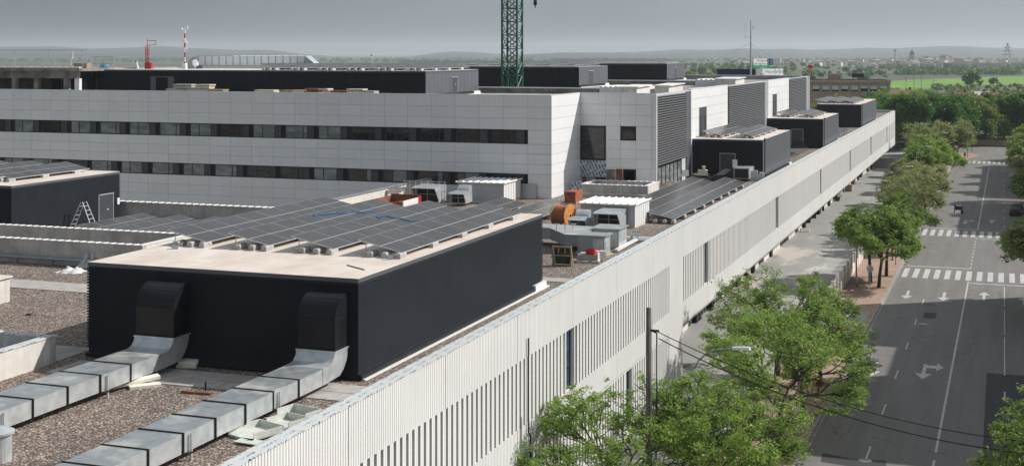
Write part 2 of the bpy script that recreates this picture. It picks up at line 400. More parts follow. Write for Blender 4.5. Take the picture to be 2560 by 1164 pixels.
pmat('leaf_fresh', leaves((.22, .35, .045), (.40, .52, .13), (.15, .26, .04)))
pmat('leaf_olive', leaves((.24, .31, .09), (.40, .44, .17), (.22, .23, .11)))
pmat('leaf_mid', leaves((.20, .31, .05), (.35, .46, .12), (.14, .23, .045)))
pmat('leaf_dark', leaves((.055, .17, .018), (.12, .28, .035), (.03, .10, .012)))
def banner(c):
    def f(t, b, g):
        b.inputs['Base Color'].default_value = (*c, 1); b.inputs['Roughness'].default_value = .6
        tr = nn(t, 'ShaderNodeBsdfTranslucent'); tr.inputs[0].default_value = (*c, 1); mxs = nn(t, 'ShaderNodeMixShader'); mxs.inputs[0].default_value = .6
        t.links.new(b.outputs[0], mxs.inputs[1]); t.links.new(tr.outputs[0], mxs.inputs[2]); t.links.new(mxs.outputs[0], [n_ for n_ in t.nodes if n_.type == 'OUTPUT_MATERIAL'][0].inputs[0])
    return f
pmat('banner_white', banner((.92, .92, .92))); pmat('banner_navy', banner((.02, .06, .16))); pmat('banner_green', banner((.04, .55, .30)))
def plain(t, b, g):
    p = g.outputs['Position']
    v = nn(t, 'ShaderNodeTexVoronoi'); v.inputs['Scale'].default_value = 1.0
    mpn = nn(t, 'ShaderNodeMapping'); mpn.inputs['Scale'].default_value = (.0035, .0022, 0); mpn.inputs['Rotation'].default_value = (0, 0, .5); t.links.new(p, mpn.inputs[0])
    t.links.new(mpn.outputs[0], v.inputs['Vector']); s = nn(t, 'ShaderNodeSeparateColor'); t.links.new(v.outputs['Color'], s.inputs[0])
    r = nn(t, 'ShaderNodeValToRGB'); t.links.new(s.outputs[0], r.inputs[0]); r.color_ramp.interpolation = 'CONSTANT'; e = r.color_ramp.elements
    e[0].color = (.075, .085, .055, 1); e[1].color = (.10, .125, .06, 1); e[1].position = .3
    for q, c in ((.5, (.15, .13, .10, 1)), (.66, (.085, .115, .05, 1)), (.82, (.12, .11, .085, 1))): x = e.new(q); x.color = c
    c = mixc(t, mr(t, noise(t, p, .02, 6), .4, .65), r.outputs[0], (.06, .075, .045))
    t.links.new(c, b.inputs['Base Color']); b.inputs['Roughness'].default_value = .95
pmat('plain', plain)
mat('green_field', (.15, .30, .04), .95, var=.12, scale=.02)
mat('hill', (.065, .08, .085), .95, var=.3, scale=.002)
mat('far_field', (.17, .165, .15), .95, var=.1, scale=.01)
# ================================================================== SETTING: ground, street, plaza
FX = -20.12; RZ = 10.15; CZ = 10.47
mb = MB(); mb.quad((-9000, -400, 0), (9000, -400, 0), (9000, 12000, 0), (-9000, 12000, 0)); struct('ground', mb, M['plain'])
def kx(Y):                                            # left kerb line of the street
    return -10.36 + .0079 * (Y - 72) if Y < 130 else -9.90 + .0042 * (Y - 130)
mb = MB(); ys = list(range(-20, 335, 8)) + [338]
for a, b_ in zip(ys[:-1], ys[1:]):
    mb.quad((kx(a), a, .012), (3.6 + .006 * a, a, .012), (3.6 + .006 * b_, b_, .012), (kx(b_), b_, .012))
mb.quad((-60, 322, .012), (kx(322), 322, .012), (kx(338), 338, .012), (-60, 338, .012))
mb.quad((3.6 + .006 * 322, 322, .012), (60, 322, .012), (60, 338, .012), (3.6 + .006 * 338, 338, .012))
struct('road', mb, M['asphalt'])
mb = MB(); mb.quad((-1.0, 40, .017), (3.4, 40, .017), (3.4, 99.2, .017), (-1.0, 99.2, .017)); mb.ext([(-9.2, 74.6, .013), (-7.0, 74.2, .013), (-5.8, 74.9, .013), (-5.9, 76.0, .013), (-7.6, 75.7, .013), (-9.3, 76.3, .013)], (0, 0, .004)); mb.ext([(-6.2, 118, .013), (-5.2, 118, .013), (-5.2, 120.6, .013), (-6.2, 120.6, .013)], (0, 0, .004)); struct('road_patch', mb, M['new_asphalt'])
# sidewalk with kerb on both sides
WXL = -14.6
mb = MB()
for a, b_ in zip(ys[:-2], ys[1:-1]):
    if b_ > 322: break
    bul = 0
    mb.hexa([(WXL, a, 0), (kx(a) - .16, a, 0), (kx(b_) - .16, b_, 0), (WXL, b_, 0), (WXL, a, .13), (kx(a) - .16, a, .13), (kx(b_) - .16, b_, .13), (WXL, b_, .13)])
    mb.hexa([(4.0 + .006 * a, a, 0), (14, a, 0), (14, b_, 0), (4.0 + .006 * b_, b_, 0), (4.0 + .006 * a, a, .13), (14, a, .13), (14, b_, .13), (4.0 + .006 * b_, b_, .13)])
struct('sidewalk', mb, M['pavers'])
mb = MB()
mb.ext([(kx(300), 284, .01), (-5.2, 306, .01), (-4.6, 309, .01), (-6.5, 313, .01), (-15, 318, .01), (-15, 284, .01)], (0, 0, .12))
struct('sidewalk_corner', mb, M['pavers'])
mb = MB()
for a, b_ in zip(ys[:-2], ys[1:-1]):
    if b_ > 322: break
    mb.hexa([(kx(a) - .16, a, 0), (kx(a), a, 0), (kx(b_), b_, 0), (kx(b_) - .16, b_, 0), (kx(a) - .16, a, .14), (kx(a), a, .14), (kx(b_), b_, .14), (kx(b_) - .16, b_, .14)])
    mb.hexa([(3.6 + .006 * a, a, 0), (4.0 + .006 * a, a, 0), (4.0 + .006 * b_, b_, 0), (3.6 + .006 * b_, b_, 0), (3.6 + .006 * a, a, .14), (4 + .006 * a, a, .14), (4 + .006 * b_, b_, .14), (3.6 + .006 * b_, b_, .14)])
    mb.hexa([(kx(a), a, 0), (kx(a) + .2, a, 0), (kx(b_) + .2, b_, 0), (kx(b_), b_, 0), (kx(a), a, .02), (kx(a) + .2, a, .02), (kx(b_) + .2, b_, .02), (kx(b_), b_, .02)])
struct('kerb', mb, M['kerb'])
mb = MB(); mb.box(-45, WXL, -20, 322, 0, .12); struct('plaza', mb, M['plaza'])
mb = MB()
for x in (-17.9, -15.6):
    for y0, y1 in ((96, 116), (119, 141), (145, 205)): mb.box(x, x + .13, y0, y1, .12, .126)
struct('plaza_line', mb, M['kerb'])
mb = MB()
for y0, y1 in ((103.5, 107.5), (111.5, 118.5)):
    mb.hexa([(WXL, y0, .1), (kx(y0) - .5, y0, .1), (kx(y1) - .5, y1, .1), (WXL, y1, .1), (WXL, y0, .136), (kx(y0) - .5, y0, .136), (kx(y1) - .5, y1, .136), (WXL, y1, .136)])
struct('driveway', mb, M['plaza'])
# road markings
mb = MB(); Zm = .024
def rq(x0, x1, y0, y1, sk=0): mb.quad((x0, y0, Zm), (x1, y0, Zm), (x1 + sk, y1, Zm), (x0 + sk, y1, Zm))
def cxl(Y): return -3.46 + .0066 * (Y - 75) if Y < 130 else -3.1 + .0052 * (Y - 130)
def line(fx, y0, y1, w_=.14):
    n = max(1, int((y1 - y0) / 10)); 
    for i in range(n):
        a = y0 + (y1 - y0) * i / n; b_ = y0 + (y1 - y0) * (i + 1) / n
        mb.quad((fx(a) - w_ / 2, a, Zm), (fx(a) + w_ / 2, a, Zm), (fx(b_) + w_ / 2, b_, Zm), (fx(b_) - w_ / 2, b_, Zm))
line(cxl, 78.5, 138.2); line(cxl, 179, 279); 
for y in np.arange(64, 78, 3.6): line(cxl, y, y + 2.1)
for y in np.arange(146.5, 171, 2.6): line(cxl, y, y + 1.1, .12)
def lf(Y): return (kx(Y) + cxl(Y)) / 2 - .05
for y in np.arange(75.9 - 9.7, 132, 9.7): line(lf, y, y + 2.6, .11)
def rf(Y): return .17 + .001 * (Y - 100)
for y in (64, 73.2, 82.4, 91.6): line(rf, y, y + 2.4, .1)
line(rf, 98.8, 112, .09); line(rf, 113, 124, .09); line(rf, 125.4, 136.2, .09)
for y in np.arange(182, 280, 9.5): line(rf, y, y + 2.6, .1)
for (ya, yb, pitch, wd, x0) in ((138.8, 144.7, 1.0, .52, -9.35), (171.5, 177.4, .945, .5, -9.2), (287, 292.5, .95, .5, -8.4)):
    for k in range(13):
        x = x0 + k * pitch
        if x + wd < 3.4 + .006 * ya: rq(x, x + wd, ya, yb, .02)
mb.quad((kx(146) + .6, 146.2, Zm), (cxl(146), 146.2, Zm), (cxl(146), 146.6, Zm), (kx(146) + .6, 146.6, Zm))
rq(cxl(137) , 3.9, 137.0, 137.4); rq(kx(179) + .6, cxl(179), 178.8, 179.2); rq(cxl(170), 3.9, 170.1, 170.4)
for y in (158, 165.5): mb.quad((kx(y) + .1, y, Zm), (kx(y) + 3.0, y, Zm), (kx(y) + 3.0, y + .12, Zm), (kx(y) + .1, y + .12, Zm))
def arrow(x, y, s, dirn, turn=False):                 # x,y = tip ; dirn -1 points to the viewer
    mb.add([(x, y, Zm), (x - .42 * s, y - dirn * 1.35 * s, Zm), (x + .42 * s, y - dirn * 1.35 * s, Zm)], [(0, 1, 2) if dirn > 0 else (0, 2, 1)])
    a, b_ = y - dirn * 1.35 * s, y - dirn * 3.6 * s
    rq(x - .1 * s, x + .1 * s, min(a, b_), max(a, b_))
    if turn:
        yy = b_ - .35 * s * (1 if dirn < 0 else -1)
        rq(x + .1 * s, x + .6 * s, b_ - .85 * s, b_ - .2 * s)
        mb.add([(x + .6 * s, b_ - 1.5 * s, Zm), (x + .95 * s, b_ - .5 * s, Zm), (x + .6 * s, b_ + .5 * s, Zm)], [(0, 1, 2)])
for (u, v, s, d_, tn) in ((2264, 747, 1.25, -1, False), (2357, 752, 1.25, -1, False), (2461, 730, 1.25, 1, False), (2176, 941, 1.25, -1, False), (2305, 948, 1.3, -1, True), (2345, 558, 1.2, -1, False), (2412, 560, 1.2, -1, True), (2480, 549, 1.2, 1, False), (2559, 742, 1.2, 1, False)):
    p = W(u, v); arrow(p.x, p.y, s, d_, tn)
struct('road_marking', mb, M['marking'])
mb = MB()
for (u, v) in ((2307, 809), (2163, 1150)):
    p = W(u, v); mb.cyl((p.x, p.y, .0), (p.x, p.y, .022), .36, 18)
for k, (u, v) in enumerate(((2307, 809), (2163, 1150))):
    p = W(u, v); m_ = MB(); m_.cyl((0, 0, -.02), (0, 0, .009), .36, 18); m_.cyl((0, 0, .009), (0, 0, .013), .28, 18)
    for q in range(-2, 3): m_.box(-.2, .2, q * .1 - .01, q * .1 + .01, .013, .017)
    o = mesh_obj('manhole_cover', m_, M['galv_dark']); o.location = (p.x, p.y, .012); tag(o, ('round manhole cover near the top of the shaded left lanes', 'round manhole cover at the bottom edge of the road')[k], 'manhole cover')

# ================================================================== PODIUM BUILDING along the street
pod = thing('podium_building', 'long pale ribbed office building with gravel roof running beside the plaza', 'building', (-30, 150, 0))
def ribs(mb, y0, y1, z0, z1, pitch=.177, d=.045, back=.28):
    mb.box(FX - back, FX - d, y0, y1, z0, z1)
    n = max(1, round((y1 - y0) / pitch)); p = (y1 - y0) / n
    for i in range(n):
        a = y0 + i * p
        mb.hexa([(FX - d, a + .012, z0), (FX, a + .028, z0), (FX, a + p - .028, z0), (FX - d, a + p - .012, z0), (FX - d, a + .012, z1), (FX, a + .028, z1), (FX, a + p - .028, z1), (FX - d, a + p - .012, z1)])
YS, YE, YK = 16.0, 281.8, 89.4
TALL = [(63.7, 65.05), (96.6, 98.0), (129.5, 130.9), (162.6, 164.0), (195.8, 197.2), (228, 229.4), (260.8, 262.2)]
LOWT = [(42.2, 43.5), (75.0, 76.3)]
mb = MB(); rv = MB(); joints = [89.55 + 8.25 * k for k in range(-9, 24)]
js = [YS] + [j for j in joints if YS < j < YE] + [YE]
for a, b_ in zip(js[:-1], js[1:]):
    a2 = a + (.02 if a != YS else 0); b2 = b_ - (.02 if b_ != YE else 0)
    ribs(mb, a2, b2, 8.34, CZ - .01); ribs(mb, a2, b2, 3.86, 5.34)
    if b_ < YK + .5: ribs(mb, a2, b2, 0, .85)
ribs(mb, 85.65, YK + .1, .85, 3.86); ribs(mb, 85.65, YK + .35, 5.34, 8.34); ribs(mb, 280.6, YE, 5.34, 8.34)
def piers(y0, y1, z0, z1, tall):
    y = y0
    while y < y1 - .5:
        a, b_ = y + .24, min(y + .53, y1)
        if not any(a < t1 + .02 and b_ > t0 - .02 for t0, t1 in tall):
            rv.box(FX - .36, FX - .006, a - .012, a - .001, z0 + .002, z1 - .002); mb.box(FX - .36, FX - .05, a, b_, z0, z1); mb.box(FX - .05, FX, a, (a + b_) / 2 - .012, z0, z1); mb.box(FX - .05, FX, (a + b_) / 2 + .012, b_, z0, z1)  # thin grey strip on each pier's near side paints in the slot shade
        y += .53
    for t0, t1 in tall:
        if y0 < t0 < y1: mb.box(FX - .36, FX - .002, t0 - .14, t0, z0, z1); mb.box(FX - .36, FX - .002, t1, t1 + .14, z0, z1)
piers(YS, 85.65, 5.34, 8.34, TALL); piers(89.75, 280.6, 5.34, 8.34, TALL); piers(YS, 85.65, .85, 3.86, LOWT)
fac = part('facade_wall', mb, M['facade'], pod); part('slot_shade', rv, M['slot_shade'], pod)
mb = MB(); 
for a, b_ in zip(js[:-1], js[1:]): mb.box(FX - .03, FX - .004, b_ - .035, b_ - .018, 3.9, CZ - .05)
mb.box(FX - .30, FX + .012, YS, 85.65, 3.99, 4.03)
part('facade_joint', mb, M['concrete'], pod)
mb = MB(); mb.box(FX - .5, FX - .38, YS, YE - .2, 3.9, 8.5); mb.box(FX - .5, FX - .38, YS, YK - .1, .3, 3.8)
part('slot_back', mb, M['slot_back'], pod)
for (t0, t1), (z0, z1) in [(t, (5.34, 8.34)) for t in TALL] + [(t, (.85, 3.86)) for t in LOWT]:
    mb = MB(); x = FX - .2
    for (a, b_, c, d_) in ((t0, t0 + .06, z0, z1), (t1 - .06, t1, z0, z1), (t0 + .06, t1 - .06, z0, z0 + .06), (t0 + .06, t1 - .06, z1 - .06, z1), (t0 + .06, t1 - .06, z0 + 1.0, z0 + 1.05)): mb.box(x - .06, x, a, b_, c, d_)
    wn = part('tall_window', mb, M['dark_trim'], pod)
    mb = MB(); mb.box(x - .04, x - .03, t0 + .06, t1 - .06, z0 + .06, z1 - .06); part('pane', mb, M['glass_blue'] if t0 in (63.7, 96.6) else M['glass_dark'], wn)
# coping felt: overlapping sheets
mb = MB(); y = YS; k = 0
while y < YE:
    y2 = min(y + 1.05, YE); j = random.uniform(-.012, .012)
    mb.hexa([(FX - .50 + j, y, CZ - .02), (FX + .035 + j, y, CZ - .02), (FX + .02, y2, CZ - .02), (FX - .50, y2, CZ - .02), (FX - .50 + j, y, CZ + .004), (FX + .035 + j, y, CZ + .004), (FX + .02, y2, CZ + .022), (FX - .50, y2, CZ + .022)])
    if random.random() < .55: mb.box(FX + .002, FX + .05 , y2 - .05, y2 - .01, CZ - .035, CZ + .03)
    y = y2
part('coping', mb, M['coping'], pod)
mb = MB(); mb.box(FX - .62, FX - .29, YS, YE, RZ - .3, CZ - .03); mb.box(-30, FX - .29, YE - .35, YE, RZ - .3, CZ + .05)
part('parapet', mb, M['concrete_wall'], pod)
mb = MB(); mb.box(-29.9, FX - .3, YE - .0, YE + .3, 3.87, CZ - .01); mb.box(-29.9, FX - .3, YE - .36, YE + .32, CZ + .05, CZ + .09); part('end_wall', mb, M['facade'], pod)
mb = MB(); mb.box(-45, FX - .01, YK, YE + .3, 3.72, 3.86); part('soffit', mb, M['soffit'], pod)
mb = MB(); mb.box(-24.2, FX - .3, YK - .2, YK, 0, 3.7); part('return_wall', mb, M['facade_low'], pod)
# ground-floor front set back under the overhang
mb = MB(); mb.box(-24.4, -23.75, YK, 270, .12, 3.72); gfw = part('ground_floor_wall', mb, M['facade_low'], pod)
gl, dk = [], MB(); y = YK + .6; rnd = random.Random(3)
while y < 268:
    k = rnd.choice('ccgcgddcgmcgm'); wd = {'c': rnd.uniform(1.6, 3.4), 'g': rnd.uniform(1.8, 4.2), 'd': .25, 'm': .9}[k]
    if k == 'c': cr_ = MB(); cr_.box(-23.75, -23.52, y, y + wd - .12, .12, 3.1); part('wall_panel', cr_, M['cream_wall'], gfw)
    elif k == 'g':
        g_ = MB(); g_.box(-23.74, -23.66, y, y + wd, .25, 3.2); gl.append(g_)
        for q in np.arange(y, y + wd, .9): dk.box(-23.75, -23.6, q, q + .06, .12, 3.3)
    elif k == 'm': dk.box(-23.75, -23.3, y, y + wd, .12, 3.1)
    else: dk.box(-23.75, -23.2, y, y + .25, .12, 3.1)
    y += wd + .18
for g_ in gl: part('shop_window', g_, M['glass_pale'], pod)
part('mullion', dk, M['dark_trim'], gfw)
# other outer walls, so that the block is solid
mb = MB(); mb.box(-112, -111.7, YS, YE, 0, RZ - .05); mb.box(-111.7, FX - .4, YS - .3, YS, 0, RZ - .05); mb.box(-111.7, -29.9, YE - .3, YE, 0, RZ - .05)
part('back_wall', mb, M['facade_low'], pod)
# roof
mb = MB(); mb.box(-111.7, FX - .6, YS, 81.3, RZ - .35, RZ); mb.box(-45.2, FX - .6, 81.3, 113.2, RZ - .35, RZ); mb.box(-27.95, FX - .6, 113.2, YE - .35, RZ - .35, RZ)
part('gravel_roof', mb, M['gravel'], pod)
mb = MB()
def pv_strip(x0, x1, y0, y1, n):
    mb = MB()
    for i in range(n): 
        a = x0 + (x1 - x0) * i / n; b_ = x0 + (x1 - x0) * (i + 1) / n
        mb.box(a + .01, b_ - .01, y0, y1, RZ + .004, RZ + .03 + random.uniform(0, .006))
    part('paving_slab', mb, M['paver'], pod)
pv_strip(-33.4, -21.0, 41.6, 42.6, 12); pv_strip(-33.4, -21.0, 42.65, 43.7, 12)
pv_strip(-74, -34.6, 56.1, 58.2, 40); pv_strip(-36.4, -34.2, 39.4, 45.6, 3); pv_strip(-26, -20.8, 67.0, 68.2, 5); pv_strip(-24, -20.9, 84.5, 85.5, 3)

# ================================================================== PLANT ROOMS (black ribbed boxes)
def plant_room(label, x0, x1, y0, y1, zt, zb=RZ, pitch=.112, group='black plant rooms on the roof', doors=(), matw='black_clad', side=True, coping_m='membrane'):
    t = thing('plant_room', label, 'plant room', ((x0 + x1) / 2, (y0 + y1) / 2, zb), group)
    mb = MB(); mb.box(x0 + .03, x1 - .03, y0 + .03, y1 - .03, zb, zt - .12)
    n = int((zt - .12 - zb - .33) / pitch); z = zb + .33
    for i in range(n):
        a = z + i * pitch; L = []
        for off, zz in ((0, a), (0, a + .42 * pitch), (.05, a + .44 * pitch), (.05, a + pitch)):
            L.append([(x0 + .03 - off, y0 + .03 - off, zz), (x1 - .03 + off, y0 + .03 - off, zz), (x1 - .03 + off, y1 - .03 + off, zz), (x0 + .03 - off, y1 - .03 + off, zz)])
        vs = [p for l in L for p in l]; mb.add(vs, [(r_ * 4 + c, r_ * 4 + (c + 1) % 4, (r_ + 1) * 4 + (c + 1) % 4, (r_ + 1) * 4 + c) for r_ in range(3) for c in range(4)])
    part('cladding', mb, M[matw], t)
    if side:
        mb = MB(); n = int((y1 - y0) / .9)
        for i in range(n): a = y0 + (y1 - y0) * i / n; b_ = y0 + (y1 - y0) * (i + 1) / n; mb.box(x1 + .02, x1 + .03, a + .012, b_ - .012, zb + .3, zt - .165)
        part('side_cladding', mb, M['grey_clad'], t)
    mb = MB(); h = .16
    for (a, b_, c, d_) in ((x0 - .01, x1 + .01, y0 - .01, y0 + .04), (x0 - .01, x1 + .01, y1 - .04, y1 + .01), (x0 - .01, x0 + .04, y0 + .04, y1 - .04), (x1 - .04, x1 + .01, y0 + .04, y1 - .04)): mb.box(a, b_, c, d_, zt - h, zt - .01)
    part('edge_trim', mb, M['grey_clad'], t)
    mb = MB(); mb.box(x0, x1, y0, y1, zt - .119, zt); part('roof', mb, M[coping_m], t)
    mb = MB()
    mb.cyl((x1 + .1, y0 - .1, zb + .12), (x1 + .1, y1 - 1.6, zb + .12), .11, 8); mb.cyl((x0, y0 - .1, zb + .1), (x1 + .1, y0 - .1, zb + .1), .07, 8)
    part('base_trim', mb, M['dark_trim'], t)
    mb = MB(); mb.box(x1 + .0, x1 + .3, y0, y1 + .3, zb, zb + .05); mb.box(x1, x1 + .16, y1 - 1.5, y1 + .2, zb + .05, zb + .3); part('plinth', mb, M['roof_white'], t)
    for (side, c, wd, hd) in doors:
        mb = MB()
        if side == 'y': mb.box(c, c + wd, y0 - .05, y0 - .005, zb + .08, zb + hd)
        else: mb.box(x1 + .005, x1 + .05, c, c + wd, zb + .08, zb + hd)
        d_ = part('door', mb, M['door_grey'], t)
        mb = MB()
        if side == 'y':
            mb.box(c - .06, c, y0 - .07, y0 - .0, zb + .08, zb + hd); mb.box(c + wd, c + wd + .06, y0 - .07, y0, zb + .08, zb + hd); mb.box(c - .06, c + wd + .06, y0 - .08, y0, zb + hd, zb + hd + .07)
            h_ = MB(); h_.box(c + wd - .25, c + wd - .1, y0 - .09, y0 - .05, zb + 1.05, zb + 1.1)
        else:
            mb.box(x1, x1 + .07, c - .06, c, zb + .08, zb + hd); mb.box(x1, x1 + .07, c + wd, c + wd + .06, zb + .08, zb + hd); mb.box(x1, x1 + .1, c - .06, c + wd + .06, zb + hd, zb + hd + .07)
            h_ = MB(); h_.box(x1 + .05, x1 + .09, c + wd * .55, c + wd * .55 + .18, zb + 1.05, zb + 1.1)
        part('frame', mb, M['steel'], d_); part('handle', h_, M['white_metal'], d_)
    return t
pr1 = plant_room('nearest black ribbed plant room with two curved black ducts on its front', -33.7, -21.96, 44.5, 65.5, 13.83, side=False)
pr2 = plant_room('charcoal plant room at the left edge with a grey door and a ladder leaning on it', -73, -58.2, 69.3, 80.4, 13.72, doors=(('x', 78.0, 1.55, 2.1),), side=False)
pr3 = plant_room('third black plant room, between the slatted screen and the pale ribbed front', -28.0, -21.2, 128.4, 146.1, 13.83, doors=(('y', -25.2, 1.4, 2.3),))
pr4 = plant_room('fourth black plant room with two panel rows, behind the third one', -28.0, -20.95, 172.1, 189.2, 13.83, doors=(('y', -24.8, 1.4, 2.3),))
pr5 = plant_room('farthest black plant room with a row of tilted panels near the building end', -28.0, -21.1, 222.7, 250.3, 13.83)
for t, x1, y0 in ((pr3, -21.2, 128.4), (pr4, -20.95, 172.1), (pr5, -21.1, 222.7)):
    mb = MB(); mb.box(x1 + .01, x1 + .1, y0 + .9, y0 + 1.05, RZ + .1, 13.95); mb.box(x1 + .01, x1 + .12, y0 + .86, y0 + 1.1, 13.7, 13.95); part('downpipe', mb, M['dark_trim'], t)
mb = MB(); mb.box(-58.16, -58.1, 80.0, 80.25, RZ + 1.3, RZ + 1.75); part('notice', mb, M['white_plastic'], pr2)
# curved black ducts + galvanised ducts laid on the roof
def curve_duct(x0, x1, label_b, label_g, yend, seg0):
    b = thing('wall_duct', label_b, 'duct', ((x0 + x1) / 2, 43.9, 11.35), 'black wall ducts')
    pr = [(43.35, 11.42), (44.35, 11.42), (44.35, 13.35)]
    for k in range(9): a = R(90 + k * 90 / 8); pr.append((44.35 + 1.0 * math.cos(a), 12.55 + .8 * math.sin(a)))
    mb = MB(); mb.ext([(x0, y, z) for y, z in pr], (x1 - x0, 0, 0)); part('duct_body', mb, M['black_duct'], b)
    mb = MB(); mb.box(x0 - .02, x1 + .02, 43.33, 44.4, 12.5, 12.53); mb.box(x0 - .03, x1 + .03, 43.3, 44.4, 11.42, 11.47); part('seam', mb, M['dark_trim'], b)
    g = thing('roof_duct', label_g, 'duct', ((x0 + x1) / 2, (yend + 44) / 2, RZ), 'galvanised ducts on the gravel roof')
    zb, zt = 10.42, 11.0
    pr = [(42.4, zb)] + [(43.3 + 1.05 * math.sin(R(a)), 11.45 - 1.03 * math.cos(R(a))) for a in (20, 40, 60, 75, 90)] + [(43.3, 11.42)] + [(43.3 - .5 * (1 - math.cos(R(a))), 11.42 - .42 * math.sin(R(a))) for a in (30, 60, 90)] + [(42.4, zt)]
    mb = MB(); mb.ext([(x0 - .02, y, z) for y, z in pr], (x1 - x0 + .04, 0, 0)); part('elbow', mb, M['galv'], g)
    mb = MB(); mb.box(x0 - .05, x1 + .05, 43.27, 44.4, 11.36, 11.415); part('flange', mb, M['galv'], g)
    y = 42.4; k = 0
    while y > yend:
        y2 = max(y - 1.72, yend); mb = MB(); mb.mi = 0
        j = random.uniform(-.012, .012)
        mb.box(x0 + j, x1 + j, y2 + .03, y - .03, zb, zt - .02); mb.mi = 1; mb.box(x0 + j, x1 + j, y2 + .03, y - .03, zt - .02, zt + random.uniform(-.004, .008))
        part('duct_section', mb, [M['galv'], M['galv_top']], g)
        fl = MB(); fl.box(x0 - .035, x1 + .035, y2 - .03, y2 + .03, zb - .03, zt + .03); part('joint_frame', fl, M['dark_trim'], g)
        if k % 3 == 1:
            s_ = MB(); s_.box(x1 + .04, x1 + .09, y2 + .3, y2 + .37, RZ, zt - .05); s_.box(x0 - .09, x0 - .04, y2 + .3, y2 + .37, RZ, zt - .05); s_.box(x0 - .09, x1 + .09, y2 + .3, y2 + .37, zb - .06, zb - .01); part('support', s_, M['galv'], g)
        y = y2; k += 1
curve_duct(-30.66, -29.0, 'curved black duct on the dark wall, left one of two', 'long galvanised duct across the gravel, left one ending under the left black duct', 26, 0)
curve_duct(-23.8, -22.3, 'curved black duct on the dark wall, right one near the corner', 'long galvanised duct across the gravel, right one nearest the pale ribbed front', 22, 1)

# ================================================================== UPSTANDS (light-well kerbs)
def upstand(label, x0, x1, y0, y1, zt, th=.35, left=True, wall='concrete_wall', right='cream_wall', lip='coping'):
    t = thing('light_well_wall', label, 'parapet wall', ((x0 + x1) / 2, (y0 + y1) / 2, RZ), 'raised light-well walls on the roof')
    mb = MB(); mb.box(x0, x1, y0, y0 + th, RZ - .1, zt - .03); mb.box(x0, x1, y1 - th, y1, RZ - .1, zt - .03)
    if left: mb.box(x0, x0 + th, y0 + th, y1 - th, RZ - .1, zt - .03)
    part('wall', mb, M[wall], t)
    mb = MB(); mb.box(x1 - th, x1 - .002, y0 + th, y1 - th, RZ - .1, zt - .03); part('side_wall', mb, M[right], t)
    mb = MB(); n = int((x1 - x0) / .5)
    for i in range(n):
        a = x0 + (x1 - x0) * i / n; b_ = x0 + (x1 - x0) * (i + 1) / n
        for yy in (y0 - .03, y1 - th - .02): mb.hexa([(a, yy, zt - .03), (b_, yy, zt - .03), (b_ + .05, yy + th + .05, zt - .03), (a + .05, yy + th + .05, zt - .03), (a, yy, zt - .01), (b_, yy, zt + .025), (b_ + .05, yy + th + .05, zt + .025), (a + .05, yy + th + .05, zt - .01)])
    for xx in ([x0, x1 - th] if left else [x1 - th]):
        mb.box(xx - .02, xx + th + .03, y0 + th, y1 - th, zt - .028, zt + .01)
    part('coping', mb, M[lip], t)
    return t
u1 = upstand('long light-well wall with pale coping in front of the left charcoal plant room', -76, -44.2, 63.1, 68.2, 11.5, left=False, lip='roof_white')
mb = MB(); mb.cyl((-76, 62.85, 10.5), (-44.3, 62.85, 10.5), .09, 8)
for x in np.arange(-74, -44.5, 2.4): mb.box(x, x + .05, 62.75, 62.95, RZ, 10.5)
part('gutter_pipe', mb, M['galv_dark'], u1)
u2 = upstand('low light-well wall at the left edge of the near gravel roof', -47, -34.1, 33, 43.1, 11.2, left=False, wall='concrete_wall')
mb = MB(); mb.box(-46.9, -34.5, 33.4, 42.7, RZ + .01, RZ + .05); part('well_cover', mb, M['galv_dark'], u2)
u3 = upstand('square light-well wall between the orange drum and the panel rows', -32.8, -27.1, 107.8, 111.8, 11.2, wall='concrete_wall', lip='roof_white')
mb = MB(); mb.box(-33.6, -32.85, 107.6, 111.8, RZ, 10.5); mb.box(-32.85, -27.3, 107.2, 107.78, RZ, 10.5); part('step', mb, M['concrete'], u3)
u4 = thing('courtyard_wall', 'long courtyard wall below the white building, turning back to its window strip', 'parapet wall', (-60, 85, RZ))
mb = MB(); mb.box(-110, -45.0, 81.3, 81.75, 5, 11.47); part('wall', mb, M['concrete_wall'], u4)
mb = MB(); mb.box(-45.45, -45.0, 81.75, 105.1, 5, 11.47); part('side_wall', mb, M['cream_wall'], u4)
mb = MB()
for x in np.arange(-110, -45.4, .55): mb.hexa([(x, 81.25, 11.47), (x + .56, 81.25, 11.47), (x + .6, 81.8, 11.47), (x + .04, 81.8, 11.47), (x, 81.25, 11.5), (x + .56, 81.25, 11.54), (x + .6, 81.8, 11.54), (x + .04, 81.8, 11.5)])
part('coping', mb, M['roof_white'], u4)
mb = MB(); mb.box(-45.5, -44.95, 81.9, 105.1, 11.472, 11.53); mb.cyl((-90, 81.05, 10.45), (-45, 81.05, 10.45), .1, 8); part('dark_coping', mb, M['galv_dark'], u4)
mb = MB(); mb.box(-50.5, -44.6, 50.2, 53.0, RZ, 11.3); mb.box(-50.6, -44.5, 50.1, 53.1, 11.3, 11.38)
solo('roof_hatch', mb, M['cream_wall'], 'small white roof upstand cut by the left edge of the photo', 'roof hatch')
mb = MB(); mb.box(-111, -45.6, 82, 105, .1, .2); struct('courtyard_floor', mb, M['concrete'])

